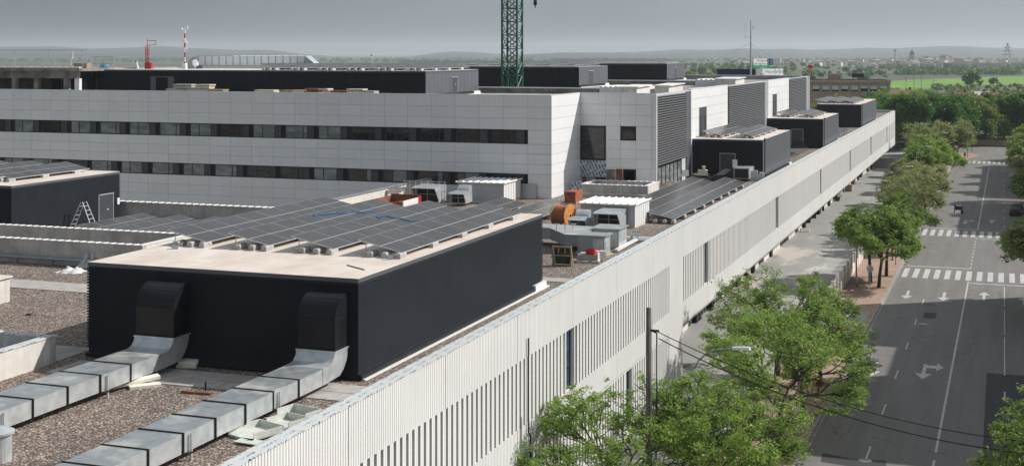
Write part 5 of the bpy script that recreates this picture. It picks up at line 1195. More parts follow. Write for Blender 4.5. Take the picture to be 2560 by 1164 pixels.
mb = MB(); mb.cyl((x, Y, zt3 - 2.6), (x - .9, Y, zt3 - 2.6), .03, 4); mb.cyl((x - .9, Y, zt3 - 2.8), (x - .9, Y, zt3 - .4), .03, 5); mb.cyl((x + .35, Y, zt3 - 1.3), (x + .35, Y, zt3 - .9), .08, 5); mb.cyl((x, Y, zt3 - 1.1), (x + .35, Y, zt3 - 1.1), .02, 4); part('aerial', mb, M['steel'], t)
for k, u in enumerate((1938, 1948)):
    x = XY(u, 211.5); mb = MB(); mb.cyl((x, 211.5, 18.5), (x, 211.5, 20.8), .04, 5); mb.cyl((x - .3, 211.5, 19.2), (x + .3, 211.5, 19.2), .03, 4); solo('roof_pole', mb, M['steel'], ('left', 'right')[k] + ' thin pole in front of the white roof sign', 'pole', group='thin roof poles')
x = XY(2024, 211.2); mb = MB(); mb.cyl((x, 211.2, 18.5), (x, 211.2, 19.9), .04, 5); mb.ball((x + .15, 211.2, 20.0), .3, sc=(1.4, 1, .8)); solo('obstruction_light', mb, M['red_plastic'], 'red obstruction lamp on a post at the end of the white building', 'lamp')
# ================================================================== TREES
def leaf_mesh(name, centers, normals_up, size, aspect, rs, mats):
    n = len(centers); d = rs.normal(size=(n, 3)); d[:, 2] *= .45; d /= np.linalg.norm(d, axis=1)[:, None]
    up = rs.normal(size=(n, 3)) * .55; up[:, 2] += 1.0
    s = np.cross(up, d); s /= np.linalg.norm(s, axis=1)[:, None]
    L = size * rs.uniform(.65, 1.3, n)[:, None]; Wd = L * aspect
    P = np.stack([centers - d * L / 2, centers + s * Wd / 2, centers + d * L / 2, centers - s * Wd / 2], 1).reshape(-1, 3)
    me = bpy.data.meshes.new(name); me.vertices.add(4 * n); me.vertices.foreach_set('co', P.astype(np.float32).ravel())
    me.loops.add(4 * n); me.loops.foreach_set('vertex_index', np.arange(4 * n, dtype=np.int32)); me.polygons.add(n)
    me.polygons.foreach_set('loop_start', np.arange(0, 4 * n, 4, dtype=np.int32)); me.update(calc_edges=True)
    for m in mats: me.materials.append(m)
    return me
def grow(rs, H, fork, Rc, top, nl, flat):
    """limbs from the fork out to the clump tips: returns segment list and tips"""
    segs = []; tips = []
    lean = rs.uniform(-.25, .25, 2); base = np.array([0, 0, 0.]); f = np.array([lean[0], lean[1], fork])
    segs.append((base, f * [.4, .4, .5], .19, .15)); segs.append((f * [.4, .4, .5], f, .15, .13))
    def rec(p, d, r, L, lev):
        q = p + d * L; mid = (p + q) / 2 + rs.normal(size=3) * L * .06
        segs.append((p, mid, r, r * .85)); segs.append((mid, q, r * .85, r * .7))
        if lev == 0: tips.append(q); return
        if lev < 3: tips.append(mid + rs.normal(size=3) * .15)
        if lev == 1: tips.append(q + rs.normal(size=3) * .3)
        for _ in range(rs.randint(2, 4) if lev < 3 else 3):
            nd = d + rs.normal(size=3) * .55; nd[2] = nd[2] * (.6 if flat else .9) + .13; nd /= np.linalg.norm(nd)
            rec(q, nd, r * .62, L * rs.uniform(.62, .82), lev - 1)
    for k in range(nl):
        a = 2 * math.pi * (k + rs.uniform(-.3, .3)) / nl; el_ = rs.uniform(.35, .95) if flat else rs.uniform(.4, 1.3)
        d = np.array([math.cos(a) * math.cos(el_), math.sin(a) * math.cos(el_), math.sin(el_)])
        rec(f, d, .085, Rc * .34, 4 if flat else 3)
    return segs, tips
PROT = {}
def make_tree(kind, seed, H=7.6, fork=2.3, Rc=3.9, nl=5, nleaf=16000, size=.26, clump=.75, flat=True, leafm='leaf_fresh', label='', asp=.42, lv=0):
    rs = np.random.RandomState(seed); segs, tips = grow(rs, H, fork, Rc, H, nl, flat)
    if lv: pass
    tips = np.array(tips); sc = np.array([Rc / max(1e-3, np.percentile(np.hypot(tips[:, 0], tips[:, 1]), 92))] * 2 + [(H - fork) / max(.5, tips[:, 2].max() - fork)])
    def T(p): q = np.array(p, float); q[:2] *= (sc[0] if q[2] > fork - .01 else 1); q[2] = q[2] if q[2] <= fork else fork + (q[2] - fork) * sc[2]; return q
    mb = MB()
    for a, b_, r0, r1 in segs:
        mb.cyl(T(a), T(b_), r0, 7 if r0 > .1 else 4, r1, caps=False)
    tips = np.array([T(t_) for t_ in tips])
    wgt = rs.uniform(.3, 1.6, len(tips)); wgt /= wgt.sum(); idx = rs.choice(len(tips), nleaf, p=wgt)
    off = rs.normal(size=(nleaf, 3)); off /= np.linalg.norm(off, axis=1)[:, None]; rad = rs.uniform(0, 1, nleaf) ** .45
    cl = clump * rs.uniform(.6, 1.25, len(tips))[idx]
    near_ = tips[rs.randint(0, len(tips), nleaf)]; dist = np.linalg.norm(near_ - tips[idx], axis=1); k_ = np.where(dist < 1.6, rs.uniform(0, .5, nleaf), 0)[:, None]
    c = tips[idx] * (1 - k_) + near_ * k_ + off * (rad * cl)[:, None] * np.array([1, 1, .5 if flat else .75])
    me = leaf_mesh('crown', c, None, size, asp, rs, [M[leafm]])
    root = bpy.data.objects.new('street_tree', None); COL.objects.link(root); ORG[root.name] = (0, 0, 0)
    tr = mesh_obj('trunk', mb, M['bark'], smooth=True); tr.parent = root; ORG[tr.name] = (0, 0, 0)
    cr = bpy.data.objects.new('crown', me); COL.objects.link(cr); cr.parent = root; ORG['x'] = 0
    root['category'] = 'tree'; root['proto'] = 1; PROT[kind] = [root, False]; return root
def put(kind, loc, rz, label, group, scale=1.0, leafm=None, name='street_tree'):
    root, used = PROT[kind]
    if not used: o = root; o.location = loc; o.rotation_euler = (0, 0, rz); o.scale = scale if isinstance(scale, tuple) else (scale,) * 3; PROT[kind][1] = True
    else: o = dup(root, loc, rz, scale=scale)
    o.name = name; o['label'] = label; o['category'] = 'tree'; o['group'] = group
    if 'proto' in o: del o['proto']
    if leafm:
        for ch in o.children:
            if ch.name.startswith('crown'): ch.material_slots[0].link = 'OBJECT'; ch.material_slots[0].material = M[leafm]
    return o
make_tree('a', 11, 7.6, 2.4, 4.3, 6, 16500, .19, .40, leafm='leaf_fresh')
make_tree('b', 23, 7.2, 2.2, 4.2, 6, 16500, .19, .40, leafm='leaf_mid')
make_tree('c', 37, 7.0, 2.5, 3.5, 6, 15000, .29, .6, leafm='leaf_mid')
make_tree('d', 41, 6.8, 2.3, 3.3, 6, 10000, .29, .55, leafm='leaf_olive')
make_tree('w1', 51, 11.5, 2.6, 5.0, 6, 13000, .55, 1.35, False, 'leaf_dark', asp=.6)
make_tree('w2', 67, 10.5, 2.6, 5.2, 7, 13000, .55, 1.4, False, 'leaf_mid', asp=.6)
SG = 'street trees along the red pavement'
near = [ # kind, u, v (foot), z scale etc, label
 ('a', 2007, 1043, .93, .3, 'street tree with dark trunk beside the lower driveway, foot in a square pit', None),
 ('b', 2053, 959, .86, 1.9, 'big light green street tree above the maroon bin', 'leaf_fresh'),
 ('b', 1945, 1118, 1.0, 4.1, 'street tree nearest the bottom edge on the red pavement', 'leaf_mid'),
 ('c', 2176, 705, 1.05, 2.2, 'forked street tree by the white fence, nearest the round sign', None),
 ('c', 2197, 718, 1.0, .4, 'street tree with Y-shaped trunk by the first crossing', None),
 ('c', 2216, 690, 1.0, 5.2, 'straight-trunked street tree right of the Y-shaped one', 'leaf_mid'),
 ('c', 2253, 630, .95, 1.2, 'street tree midway between the two zebra crossings', 'leaf_mid'),
 ('d', 2265, 606, 1.1, 3.3, 'olive street tree just before the second crossing', None),
 ('d', 2277.6, 587, 1.1, .9, 'olive street tree level with the second crossing', None),
 ('d', 2299, 543, 1.0, 2.8, 'brownish street tree left of the blue trestle', None),
 ('d', 2313, 523.6, 1.0, 5.0, 'brownish street tree behind the one left of the trestle', None),
 ('c', 2345, 465.7, 1.1, 1.0, 'green street tree halfway to the junction', 'leaf_fresh'),
 ('d', 2383, 402, 1.05, 2.0, 'left one of two thin trees at the junction corner', 'leaf_mid'),
 ('d', 2395, 402, .9, 4.4, 'right one of two thin trees at the junction corner', 'leaf_mid')]
for k, u, v, s, rz, lab, lm in near:
    p = W(u, v, .13); put(k, p, rz, lab, SG, s, lm)
extra = [ # placed by world position
 ('a', (-16.2, 60.5, .12), .5, .92, 'low spreading tree against the pale ribbed wall at the bottom', None),
 ('b', (-17.6, 56.5, .12), 3.0, .72, 'smallest leafy tree touching the ribbed wall near the bottom edge', 'leaf_fresh'),
 ('a', (-13.0, 64.5, .12), 2.4, .86, 'leafy tree under the curved street lamp', 'leaf_mid'),
 ('b', (-12.0, 61.5, .12), 5.1, .95, 'leafy tree below the street lamp, lowest and widest in the photo', 'leaf_fresh'),
 ('a', (-14.3, 93, .12), 4.0, .98, 'light green tree spreading over the plaza beyond the lamp', 'leaf_fresh'),
 ('b', (-14.2, 86.5, .12), .8, .82, 'lower plaza tree in front of the light green one', 'leaf_mid'),
 ('c', (-12.6, 185, .12), .8, .85, 'small plaza-side tree behind the second street lamp', 'leaf_olive'),
 ('c', (-12.3, 204, .12), 2.8, .95, 'brownish plaza-side tree beside the third street lamp', 'leaf_olive'),
 ('c', (-11.8, 222, .12), 3.9, 1.05, 'green plaza-side tree before the far lamps', 'leaf_fresh'),
 ('c', (-11.6, 238, .12), 5.1, 1.1, 'bright green tree filling the gap to the far lamps', 'leaf_fresh'),
 ('c', (-12.5, 252, .12), .2, 1.1, 'green tree left of the farthest lamp', 'leaf_mid'),
 ('d', (-12.8, 270, .12), 1.2, 1.35, 'grey-green budding tree past the end of the ribbed front', 'leaf_olive'),
 ('d', (-9.5, 284, .12), 2.2, 1.3, 'grey-green budding tree near the junction', 'leaf_olive')]
for k, loc, rz, s, lab, lm in extra: put(k, loc, rz, lab, SG, s, lm)
RG = 'trees on the right side of the street'
for i, (k, x, y, s, lm, lab) in enumerate((('b', 3.3, 61.5, 1.1, 'leaf_fresh', 'tree cut by the right edge at the bottom of the photo'), ('c', 4.4, 118, 1.3, 'leaf_olive', 'dark tree over the right lane beside the second crossing'), ('c', 4.6, 127, 1.25, 'leaf_mid', 'right-hand tree below the silver car'),
    ('c', 5.4, 186, 1.2, 'leaf_mid', 'right-hand tree just above the dark car'), ('c', 5.2, 200, 1.3, 'leaf_olive', 'right-hand tree, second above the dark car'), ('c', 5.2, 214, 1.35, 'leaf_mid', 'right-hand tree, third above the dark car'), ('d', 5.2, 230, 1.4, 'leaf_mid', 'right-hand tree, fourth above the dark car'), ('c', 5.6, 246, 1.35, 'leaf_olive', 'right-hand tree level with the third crossing'), ('c', 5.6, 262, 1.4, 'leaf_mid', 'right-hand tree beyond the third crossing'), ('w2', 7.5, 282, .85, 'leaf_mid', 'farthest right-hand tree before the junction'), ('w2', 9.5, 300, .9, 'leaf_mid', 'right-hand tree at the junction corner'))):
    put(k, (x, y, .12), i * 1.7, lab, RG, s, lm)
rr = random.Random(4)
WG = 'wood of dense trees beyond the junction'
BL = (('big dark tree right behind the end of the ribbed front', -19, 299, 1.1, 'w1', None), ('broad dark tree between the ribbed front and the road end', -11, 306, 1.05, 'w2', 'leaf_dark'), ('lighter dense tree at the road end, left side', -3.5, 345, .9, 'w2', None), ('dense tree behind the low pink wall, right of the cars', 8, 350, .95, 'w1', None))
for lab, x, y, s, k, lm in BL: put(k, (x, y, 0), rr.uniform(0, 6), lab, WG, s, lm, 'wood_tree')
for k, (x, y) in enumerate(((-22, 318), (-14, 324), (-29, 322), (-20, 332), (-11, 336), (-28, 338), (-5, 352), (3, 356), (-16, 344), (-36, 330))):
    put('w1' if k % 2 else 'w2', (x, y, 0), k * 1.3, '%s dense dark tree behind the end of the ribbed front' % ORD[k], WG, (1.1, 1.1, rr.uniform(.98, 1.12)), 'leaf_dark' if k % 3 else 'leaf_mid', 'wood_tree')
n = 0
for yi in range(5):
    for xi in range(19):
        x = -66 + xi * 7.8 + rr.uniform(-2.2, 2.2); y = 348 + yi * 10 + rr.uniform(-3.5, 3.5)
        if x > -12 and x < 16 and y < 362: continue
        q = Vector((x, y, 0)); dd = y * CT - x * ST; u = 1280 + FPX * (x * CT + y * ST) / dd
        if u < 2190 or u > 2720: continue
        r_ = rr.random(); lm = 'leaf_dark' if r_ < .75 else 'leaf_mid'
        o = put('w1' if r_ < .5 else 'w2', q, rr.uniform(0, 6), 'dense dark green tree in the wood beyond the junction', WG, (rr.uniform(.85, 1.15),) * 2 + (rr.uniform(.98, 1.14) if yi < 2 else rr.uniform(.85, 1.0),), lm, 'wood_tree'); n += 1
print('wood trees', n)
for i, (u, dd, s) in enumerate(((2090, 392, .75), (2130, 400, .75), (2050, 395, .7))):
    p = D(u, dd); put('w1', p, i, ('left', 'middle', 'right')[(1, 2, 0)[i]] + ' tree in front of the brown brick block', 'trees before the brick block', s, 'leaf_dark', 'wood_tree')
# far low-poly trees
make_tree('f1', 81, 8, 1.6, 4.2, 5, 900, 1.5, 1.5, False, 'leaf_dark', asp=.7); make_tree('f2', 83, 7, 1.4, 4.6, 6, 900, 1.5, 1.6, False, 'leaf_mid', asp=.7)
n = 0
def fdist():
    r = rr.random(); return 480 + 2100 * r ** 1.4
while n < 170:
    u = rr.uniform(1700, 2640) if rr.random() < .8 else rr.uniform(1500, 1900); dd = fdist()
    v = HZ + 22 * FPX / dd
    if 2200 < u and 184 < v < 262: continue
    if v > 213 and u < 2230: continue
    if v > 262: continue
    p = D(u, dd); o = put('f1' if rr.random() < .6 else 'f2', p, rr.uniform(0, 6), 'small dark tree scattered over the hazy plain', 'scattered trees on the plain', rr.uniform(.55, .95), None, 'far_tree'); n += 1
for u, dd, s, l in ((2429, 840, 1.25, 'round dark tree standing alone in the bright green field'), (2484, 900, .7, 'small dark tree at the right of the bright green field')):
    put('f1', D(u, dd), 1.0, l, 'scattered trees on the plain', s, None, 'far_tree')
# hedge-like wood lines and orchards, too many to count
rs = np.random.RandomState(5)
def woods(name, bands, leafm, size, label):
    cs = []
    for (u0, u1, d0, d1, cnt, hh) in bands:
        for _ in range(cnt):
            u = rs.uniform(u0, u1); dd = rs.uniform(d0, d1); p = D(u, dd); r = hh * rs.uniform(.5, 1.1); k = 26
            o = rs.normal(size=(k, 3)); o /= np.linalg.norm(o, axis=1)[:, None]; cs.append(np.array(p) + [0, 0, r * .7] + o * r * rs.uniform(.5, 1, (k, 1)))
    c = np.concatenate(cs); me = leaf_mesh(name, c, None, size, .7, rs, [M[leafm]]); o = bpy.data.objects.new(name, me); COL.objects.link(o); o['kind'] = 'stuff'; tag(o, label, 'woodland'); return o
woods('distant_woods', [(1500, 2200, 900, 1000, 30, 2), (2240, 2640, 1360, 1460, 120, 5), (1700, 2230, 1250, 1500, 60, 2.6), (1300, 2640, 1700, 2000, 110, 2.6), (1500, 2640, 2300, 2500, 80, 3), (-100, 2640, 3200, 4400, 900, 6)], 'leaf_dark', 3.2, 'dark woodland strips crossing the hazy plain')
woods('orchard_scrub', [(2380, 2680, 440, 520, 60, 2.8), (2230, 2680, 540, 760, 420, 1.5), (2330, 2680, 800, 900, 80, 1.5)], 'leaf_mid', 2.2, 'green scrub and orchard behind the dense wood')
# ================================================================== STREET THINGS
def lamp(label, u_or_p, H, arm=2.3, base=None, rz=0):
    p = u_or_p; t = thing('street_lamp', label, 'street lamp', p, 'single-arm street lamps')
    pts = [p + Vector((0, 0, z)) for z in (0, .9)] ; mb = MB(); mb.cyl(p, p + Vector((0, 0, 1.1)), .1, 8); mb.cyl(p + Vector((0, 0, 1.1)), p + Vector((0, 0, H * .72)), .075, 8, .055)
    cv = [p + Vector((0, 0, H * .72))] + [p + Vector(((1 - math.cos(R(a))) * arm * .62, 0, H * .72 + math.sin(R(a)) * H * .26)) for a in range(15, 91, 15)] + [p + Vector((arm * .85, 0, H * .99))]
    mb.tube(cv, .05, 6); part('post', mb, M['lamp_metal'], t, True)
    mb = MB(); e_ = cv[-1]; mb.hexa([e_ + Vector((-.1, -.09, -.05)), e_ + Vector((.75, -.14, -.02)), e_ + Vector((.75, .14, -.02)), e_ + Vector((-.1, .09, -.05)), e_ + Vector((-.1, -.08, .07)), e_ + Vector((.7, -.1, .12)), e_ + Vector((.7, .1, .12)), e_ + Vector((-.1, .08, .07))]); part('lamp_head', mb, M['white_metal'], t)
p = D(1724, 65.3, .13); lamp('big curved street lamp above the leafy trees at the bottom', p, 7.95, 2.55)
for k, (u, v, H) in enumerate(((2141, 716, 7.9), (2233, 575, 8.0), (2290, 497, 8.0), (2334, 444, 8.0))):
    p = W(u, v, .13); lamp(('street lamp standing by the white louvred fence', 'street lamp left of the second zebra crossing', 'street lamp among the green trees halfway down the street', 'farthest street lamp sticking out of the trees')[k], p, H, 1.9)
# utility pole with cables
p = D(1622, 62, .12); zt = 10.4; t = thing('utility_pole', 'weathered grey utility pole in front of the ribbed wall', 'utility pole', p)
mb = MB(); mb.cyl(p, (p.x, p.y, zt), .17, 8, .13); part('pole', mb, M['pole_wood'], t, True)
mb = MB(); mb.tube([(p.x + .12, p.y - .05, zt - 1.0), (p.x + .4, p.y - .1, zt - 1.1), (p.x + .4, p.y - .1, zt - 4.5), (p.x + .3, p.y - .1, .2)], .035, 5); mb.box(p.x + .1, p.x + .5, p.y - .12, p.y - .06, zt - 1.05, zt - .95); part('drop_cable', mb, M['rubber'], t)
def cable(label, A, B, sag, r=.026):
    A = Vector(A); B = Vector(B); pts = []; mb = MB()
    for i in range(25): k = i / 24; q = A.lerp(B, k); q.z -= sag * 4 * k * (1 - k); pts.append(q)
    mb.tube(pts, r, 5); solo('overhead_cable', mb, M['rubber'], label, 'cable', group='black cables from the utility pole')
e1 = D(2850, 55, CAMZ - (1122 - HZ) * 55 / FPX); e2 = D(2850, 55, CAMZ - (1150 - HZ) * 55 / FPX)
cable('upper black overhead cable from the pole across the road', (p.x + .4, p.y, zt - 1.05), e1, 1.25, .022); cable('lower black overhead cable from the pole across the road', (p.x + .45, p.y, zt - 1.35), e2, 1.35)
mb = MB(); mb.tube([(FX + .08, 57.8, 9.2), (FX + .08, 57.8, 5.0), (FX + .14, 57.9, 4.8), (FX + .14, 57.9, .2)], .035, 6); solo('facade_cable', mb, M['rubber'], 'black cable running down the joint of the ribbed wall', 'cable')
p = D(2850, 55, .13); t = thing('utility_pole', 'second utility pole out of frame on the right carrying the cable ends', 'utility pole', p); mb = MB(); mb.cyl(p, (p.x, p.y, 8.3), .17, 8, .13); part('pole', mb, M['pole_wood'], t)
# white fence of the plaza
fx = -14.0; t = thing('louvred_fence', 'white wall with slatted panels between plaza and red pavement', 'fence', (fx, 134, .12))
mb = MB(); mb.box(fx - .1, fx + .1, 119, 156, .12, .95)
part('base_wall', mb, M['cream_wall'], t)
for y in np.arange(119, 156.2, 3.08): mb = MB(); mb.box(fx - .13, fx + .13, y - .13, y + .13, .12, 2.0); part('post', mb, M['cream_wall'], t)
for y in np.arange(119, 155, 3.08):
    mb = MB()
    for z in np.arange(1.0, 1.9, .13): mb.hexa([(fx - .06, y + .16, z), (fx + .02, y + .16, z + .07), (fx + .02, y + 2.92, z + .07), (fx - .06, y + 2.92, z), (fx - .06, y + .16, z + .03), (fx + .02, y + .16, z + .1), (fx + .02, y + 2.92, z + .1), (fx - .06, y + 2.92, z + .03)])
    part('slat_panel', mb, M['roof_white'], t)
mb = MB(); mb.box(-14.4, -14.1, 156, 268, .12, .55); solo('low_wall', mb, M['cream_wall'], 'low pale wall edging the plaza behind the trees', 'wall')
cloth('brown_cover', 'brown earth-coloured cover lying along the inside of the white fence', 'concrete', (-15.9, 124, .13), 1.1, 11, .9, 40, 'cover', 26)
mb = MB(); mb.box(-24, WXL, 269.2, 269.6, .12, 1.9); mb.box(-24, WXL + .1, 269.1, 269.7, 1.9, 2.0); solo('plaza_end_wall', mb, M['concrete_wall'], 'grey wall closing the plaza under the end of the ribbed front', 'wall')
# tree pits
mb = MB()
for k, u, v, s, rz, lab, lm in near:
    p = W(u, v, .13); mb.box(p.x - .6, p.x + .6, p.y - .6, p.y + .6, .131, .137)
struct('tree_pits_soil', mb, M['soil'])
# bins
def bin_(label, p):
    t = thing('litter_bin', label, 'litter bin', p, 'maroon litter bins'); mb = MB(); mb.cyl(p + Vector((0, 0, .35)), p + Vector((0, 0, .95)), .2, 14, .24); part('drum', mb, M['maroon'], t); mb = MB(); mb.cyl(p, p + Vector((0, 0, .36)), .05, 8); mb.cyl(p + Vector((0, 0, .95)), p + Vector((0, 0, .98)), .26, 14); part('post', mb, M['dark_trim'], t)
bin_('maroon litter bin on the red pavement at the lower driveway', W(2046, 979, .13)); bin_('maroon litter bin at the far junction corner', W(2412, 394, .13))
bin_('maroon litter bin on the plaza edge beside the brownish trees', W(2196, 500, .13))
def post(label, u, v, h, r=.05, m='maroon', name='bollard'):
    p = W(u, v, .13); mb = MB(); mb.cyl(p, p + Vector((0, 0, h)), r, 8); mb.cyl(p, p + Vector((0, 0, .06)), r * 2, 8); solo(name, mb, M[m], label, 'post')
post('brown post on the pavement left of the tall sign pole', 2231, 650, 2.6, .07); post('thin sign pole near the first crossing', 2239, 661, 2.9, .035)
post('small brown post behind the pavement trees', 2290, 566, 1.0)
p = W(2175, 744, .13); t = thing('round_sign', 'round traffic sign seen from behind above the leafy tree', 'traffic sign', p); mb = MB(); mb.cyl(p, p + Vector((0, 0, 2.9)), .035, 8); part('pole', mb, M['lamp_metal'], t); mb = MB(); mb.cyl(p + Vector((0, .04, 2.6)), p + Vector((0, .07, 2.6)), .32, 20); part('disc', mb, M['steel'], t)
for k, (u, v, lab) in enumerate(((2419, 393, 'traffic light pole on the left of the junction corner'), (2430, 381, 'tall traffic pole on the tip of the junction corner'), (2405, 376, 'traffic light pole behind the bin at the junction'))):
    p = W(u, v, .13); t = thing('traffic_light', lab, 'traffic light', p, 'traffic lights at the junction'); mb = MB(); mb.cyl(p, p + Vector((0, 0, 3.2)), .06, 6); part('pole', mb, M['dark_trim'], t)
    mb = MB(); mb.box(p.x - .16, p.x + .16, p.y - .15, p.y + .15, 2.5, 3.5); part('signal_head', mb, M['black_plastic'], t)
# blue trestle on the road
p = W(2397, 533); t = thing('blue_trestle', 'blue metal trestle standing in the left lanes by the second crossing', 'trestle', p)
mb = MB(); mb.box(p.x - .5, p.x + .45, p.y - .05, p.y + .02, .45, 1.05); part('panel', mb, M['sign_blue'], t)
mb = MB()
for sx in (-.58, .5):
    for sy in (-.3, .3): mb.cyl((p.x + sx, p.y + sy, .012), (p.x + sx * .95, p.y + sy * .3, 1.15), .05, 5)
mb.cyl((p.x - .55, p.y, 1.1), (p.x + .5, p.y, 1.1), .04, 5); mb.box(p.x + .25, p.x + .62, p.y - .3, p.y + .3, .02, .5); part('legs', mb, M['sign_navy'], t)
mb = MB(); mb.box(p.x - .35, p.x + .4, p.y - .12, p.y + .12, 1.0, 1.12); part('white_top', mb, M['white_plastic'], t)
# cars
def car(label, p, rz, m, group=None, L=4.3, W_=1.78, H=1.46):
    t = thing('parked_car' if group else 'moving_car', label, 'car', (0, 0, 0), group)
    pr = [(-L / 2, .35), (-L / 2 + .02, .62), (-L / 2 + .12, .82), (-L / 2 + .95, .93), (-L / 2 + 1.0, .95), (L / 2 - .7, .98), (L / 2 - .08, .92), (L / 2, .6), (L / 2 - .03, .33)]
    mb = MB(); mb.ext([(x, -W_ / 2, z) for x, z in pr], (0, W_, 0)); bd = part('body', mb, M[m], t)
    w2 = W_ / 2 - .08; w3 = W_ / 2 - .24
    a = [(-L / 2 + .95, .93), (-L / 2 + 1.65, H), (L / 2 - 1.0, H - .02), (L / 2 - .35, .95)]
    mb = MB(); lo = [(a[0][0], a[0][1]), (a[3][0], a[3][1])]
    mb.hexa([(a[0][0], -w2, .93), (a[3][0], -w2, .95), (a[3][0], w2, .95), (a[0][0], w2, .93), (a[1][0], -w3, H - .05), (a[2][0], -w3, H - .06), (a[2][0], w3, H - .06), (a[1][0], w3, H - .05)]); part('windows', mb, M['car_glass'], t)
    mb = MB(); mb.hexa([(a[1][0] - .04, -w3 - .02, H - .06), (a[2][0] + .04, -w3 - .02, H - .07), (a[2][0] + .04, w3 + .02, H - .07), (a[1][0] - .04, w3 + .02, H - .06), (a[1][0] + .1, -w3 + .05, H), (a[2][0] - .08, -w3 + .05, H), (a[2][0] - .08, w3 - .05, H), (a[1][0] + .1, w3 - .05, H)])
    for sx in (-L / 2 + 2.2, L / 2 - 1.5):
        for sy in (-1, 1): mb.hexa([(sx, sy * (w2 + .01) - .02, .93), (sx + .07, sy * (w2 + .01) - .02, .93), (sx + .07, sy * (w2 + .01) + .02, .93), (sx, sy * (w2 + .01) + .02, .93), (sx, sy * w3 - .02, H - .05), (sx + .07, sy * w3 - .02, H - .05), (sx + .07, sy * w3 + .02, H - .05), (sx, sy * w3 + .02, H - .05)])
    part('roof', mb, M[m], t)
    for sx in (-L / 2 + .8, L / 2 - .8):
        for sy in (-1, 1): mb = MB(); mb.cyl((sx, sy * (W_ / 2 - .2), .31), (sx, sy * (W_ / 2 + .02), .31), .31, 16); wh = part('wheel', mb, M['rubber'], t); mb = MB(); mb.cyl((sx, sy * (W_ / 2 + .0), .31), (sx, sy * (W_ / 2 + .03), .31), .18, 10); part('rim', mb, M['steel'], wh)
    for sy in (-1, 1):
        mb = MB(); mb.box(-L / 2 - .01, -L / 2 + .1, sy * .62 - .17, sy * .62 + .17, .62, .75); part('headlight', mb, M['white_plastic'], t); mb = MB(); mb.box(L / 2 - .1, L / 2 + .01, sy * .64 - .15, sy * .64 + .15, .62, .8); part('tail_light', mb, M['red_plastic'], t)
    t.location = p; t.rotation_euler = (0, 0, rz); return t
car('dark car with pale bonnet driving away in the right lane', Vector((1.9, 197.5, .012)), R(-90), 'car_dark')
pc = [(2450, 349, 'car_dark', 0, 'dark parked car behind the low wall, left of the white one'), (2482, 349, 'car_white', 0, 'white parked car behind the low wall beyond the junction'), (2512, 347, 'car_dark', 0, 'dark parked car right of the white one behind the low wall')]
for u, v, m, rz, lab in pc: p = W(u, v); car(lab, Vector((p.x, p.y, .0)), R(20), m, 'cars parked beyond the junction')
car('white parked car half hidden under the right-hand trees', Vector((2.6, 158.5, .012)), R(90), 'car_white', 'cars parked under the trees'); car('silver-white parked car at the first crossing under the trees', Vector((2.7, 167.5, .012)), R(90), 'car_white', 'cars parked under the trees')
p0 = W(2425, 364); mb = MB(); a, b_ = W(2400, 362), W(2560, 362); mb.box(a.x - 8, b_.x + 8, a.y, a.y + .4, 0, 1.25); mb.box(a.x - 8, b_.x + 8, a.y - .05, a.y + .45, 1.25, 1.35); solo('low_wall', mb, M['brown_brick'], 'low pinkish wall across the end of the road', 'wall')
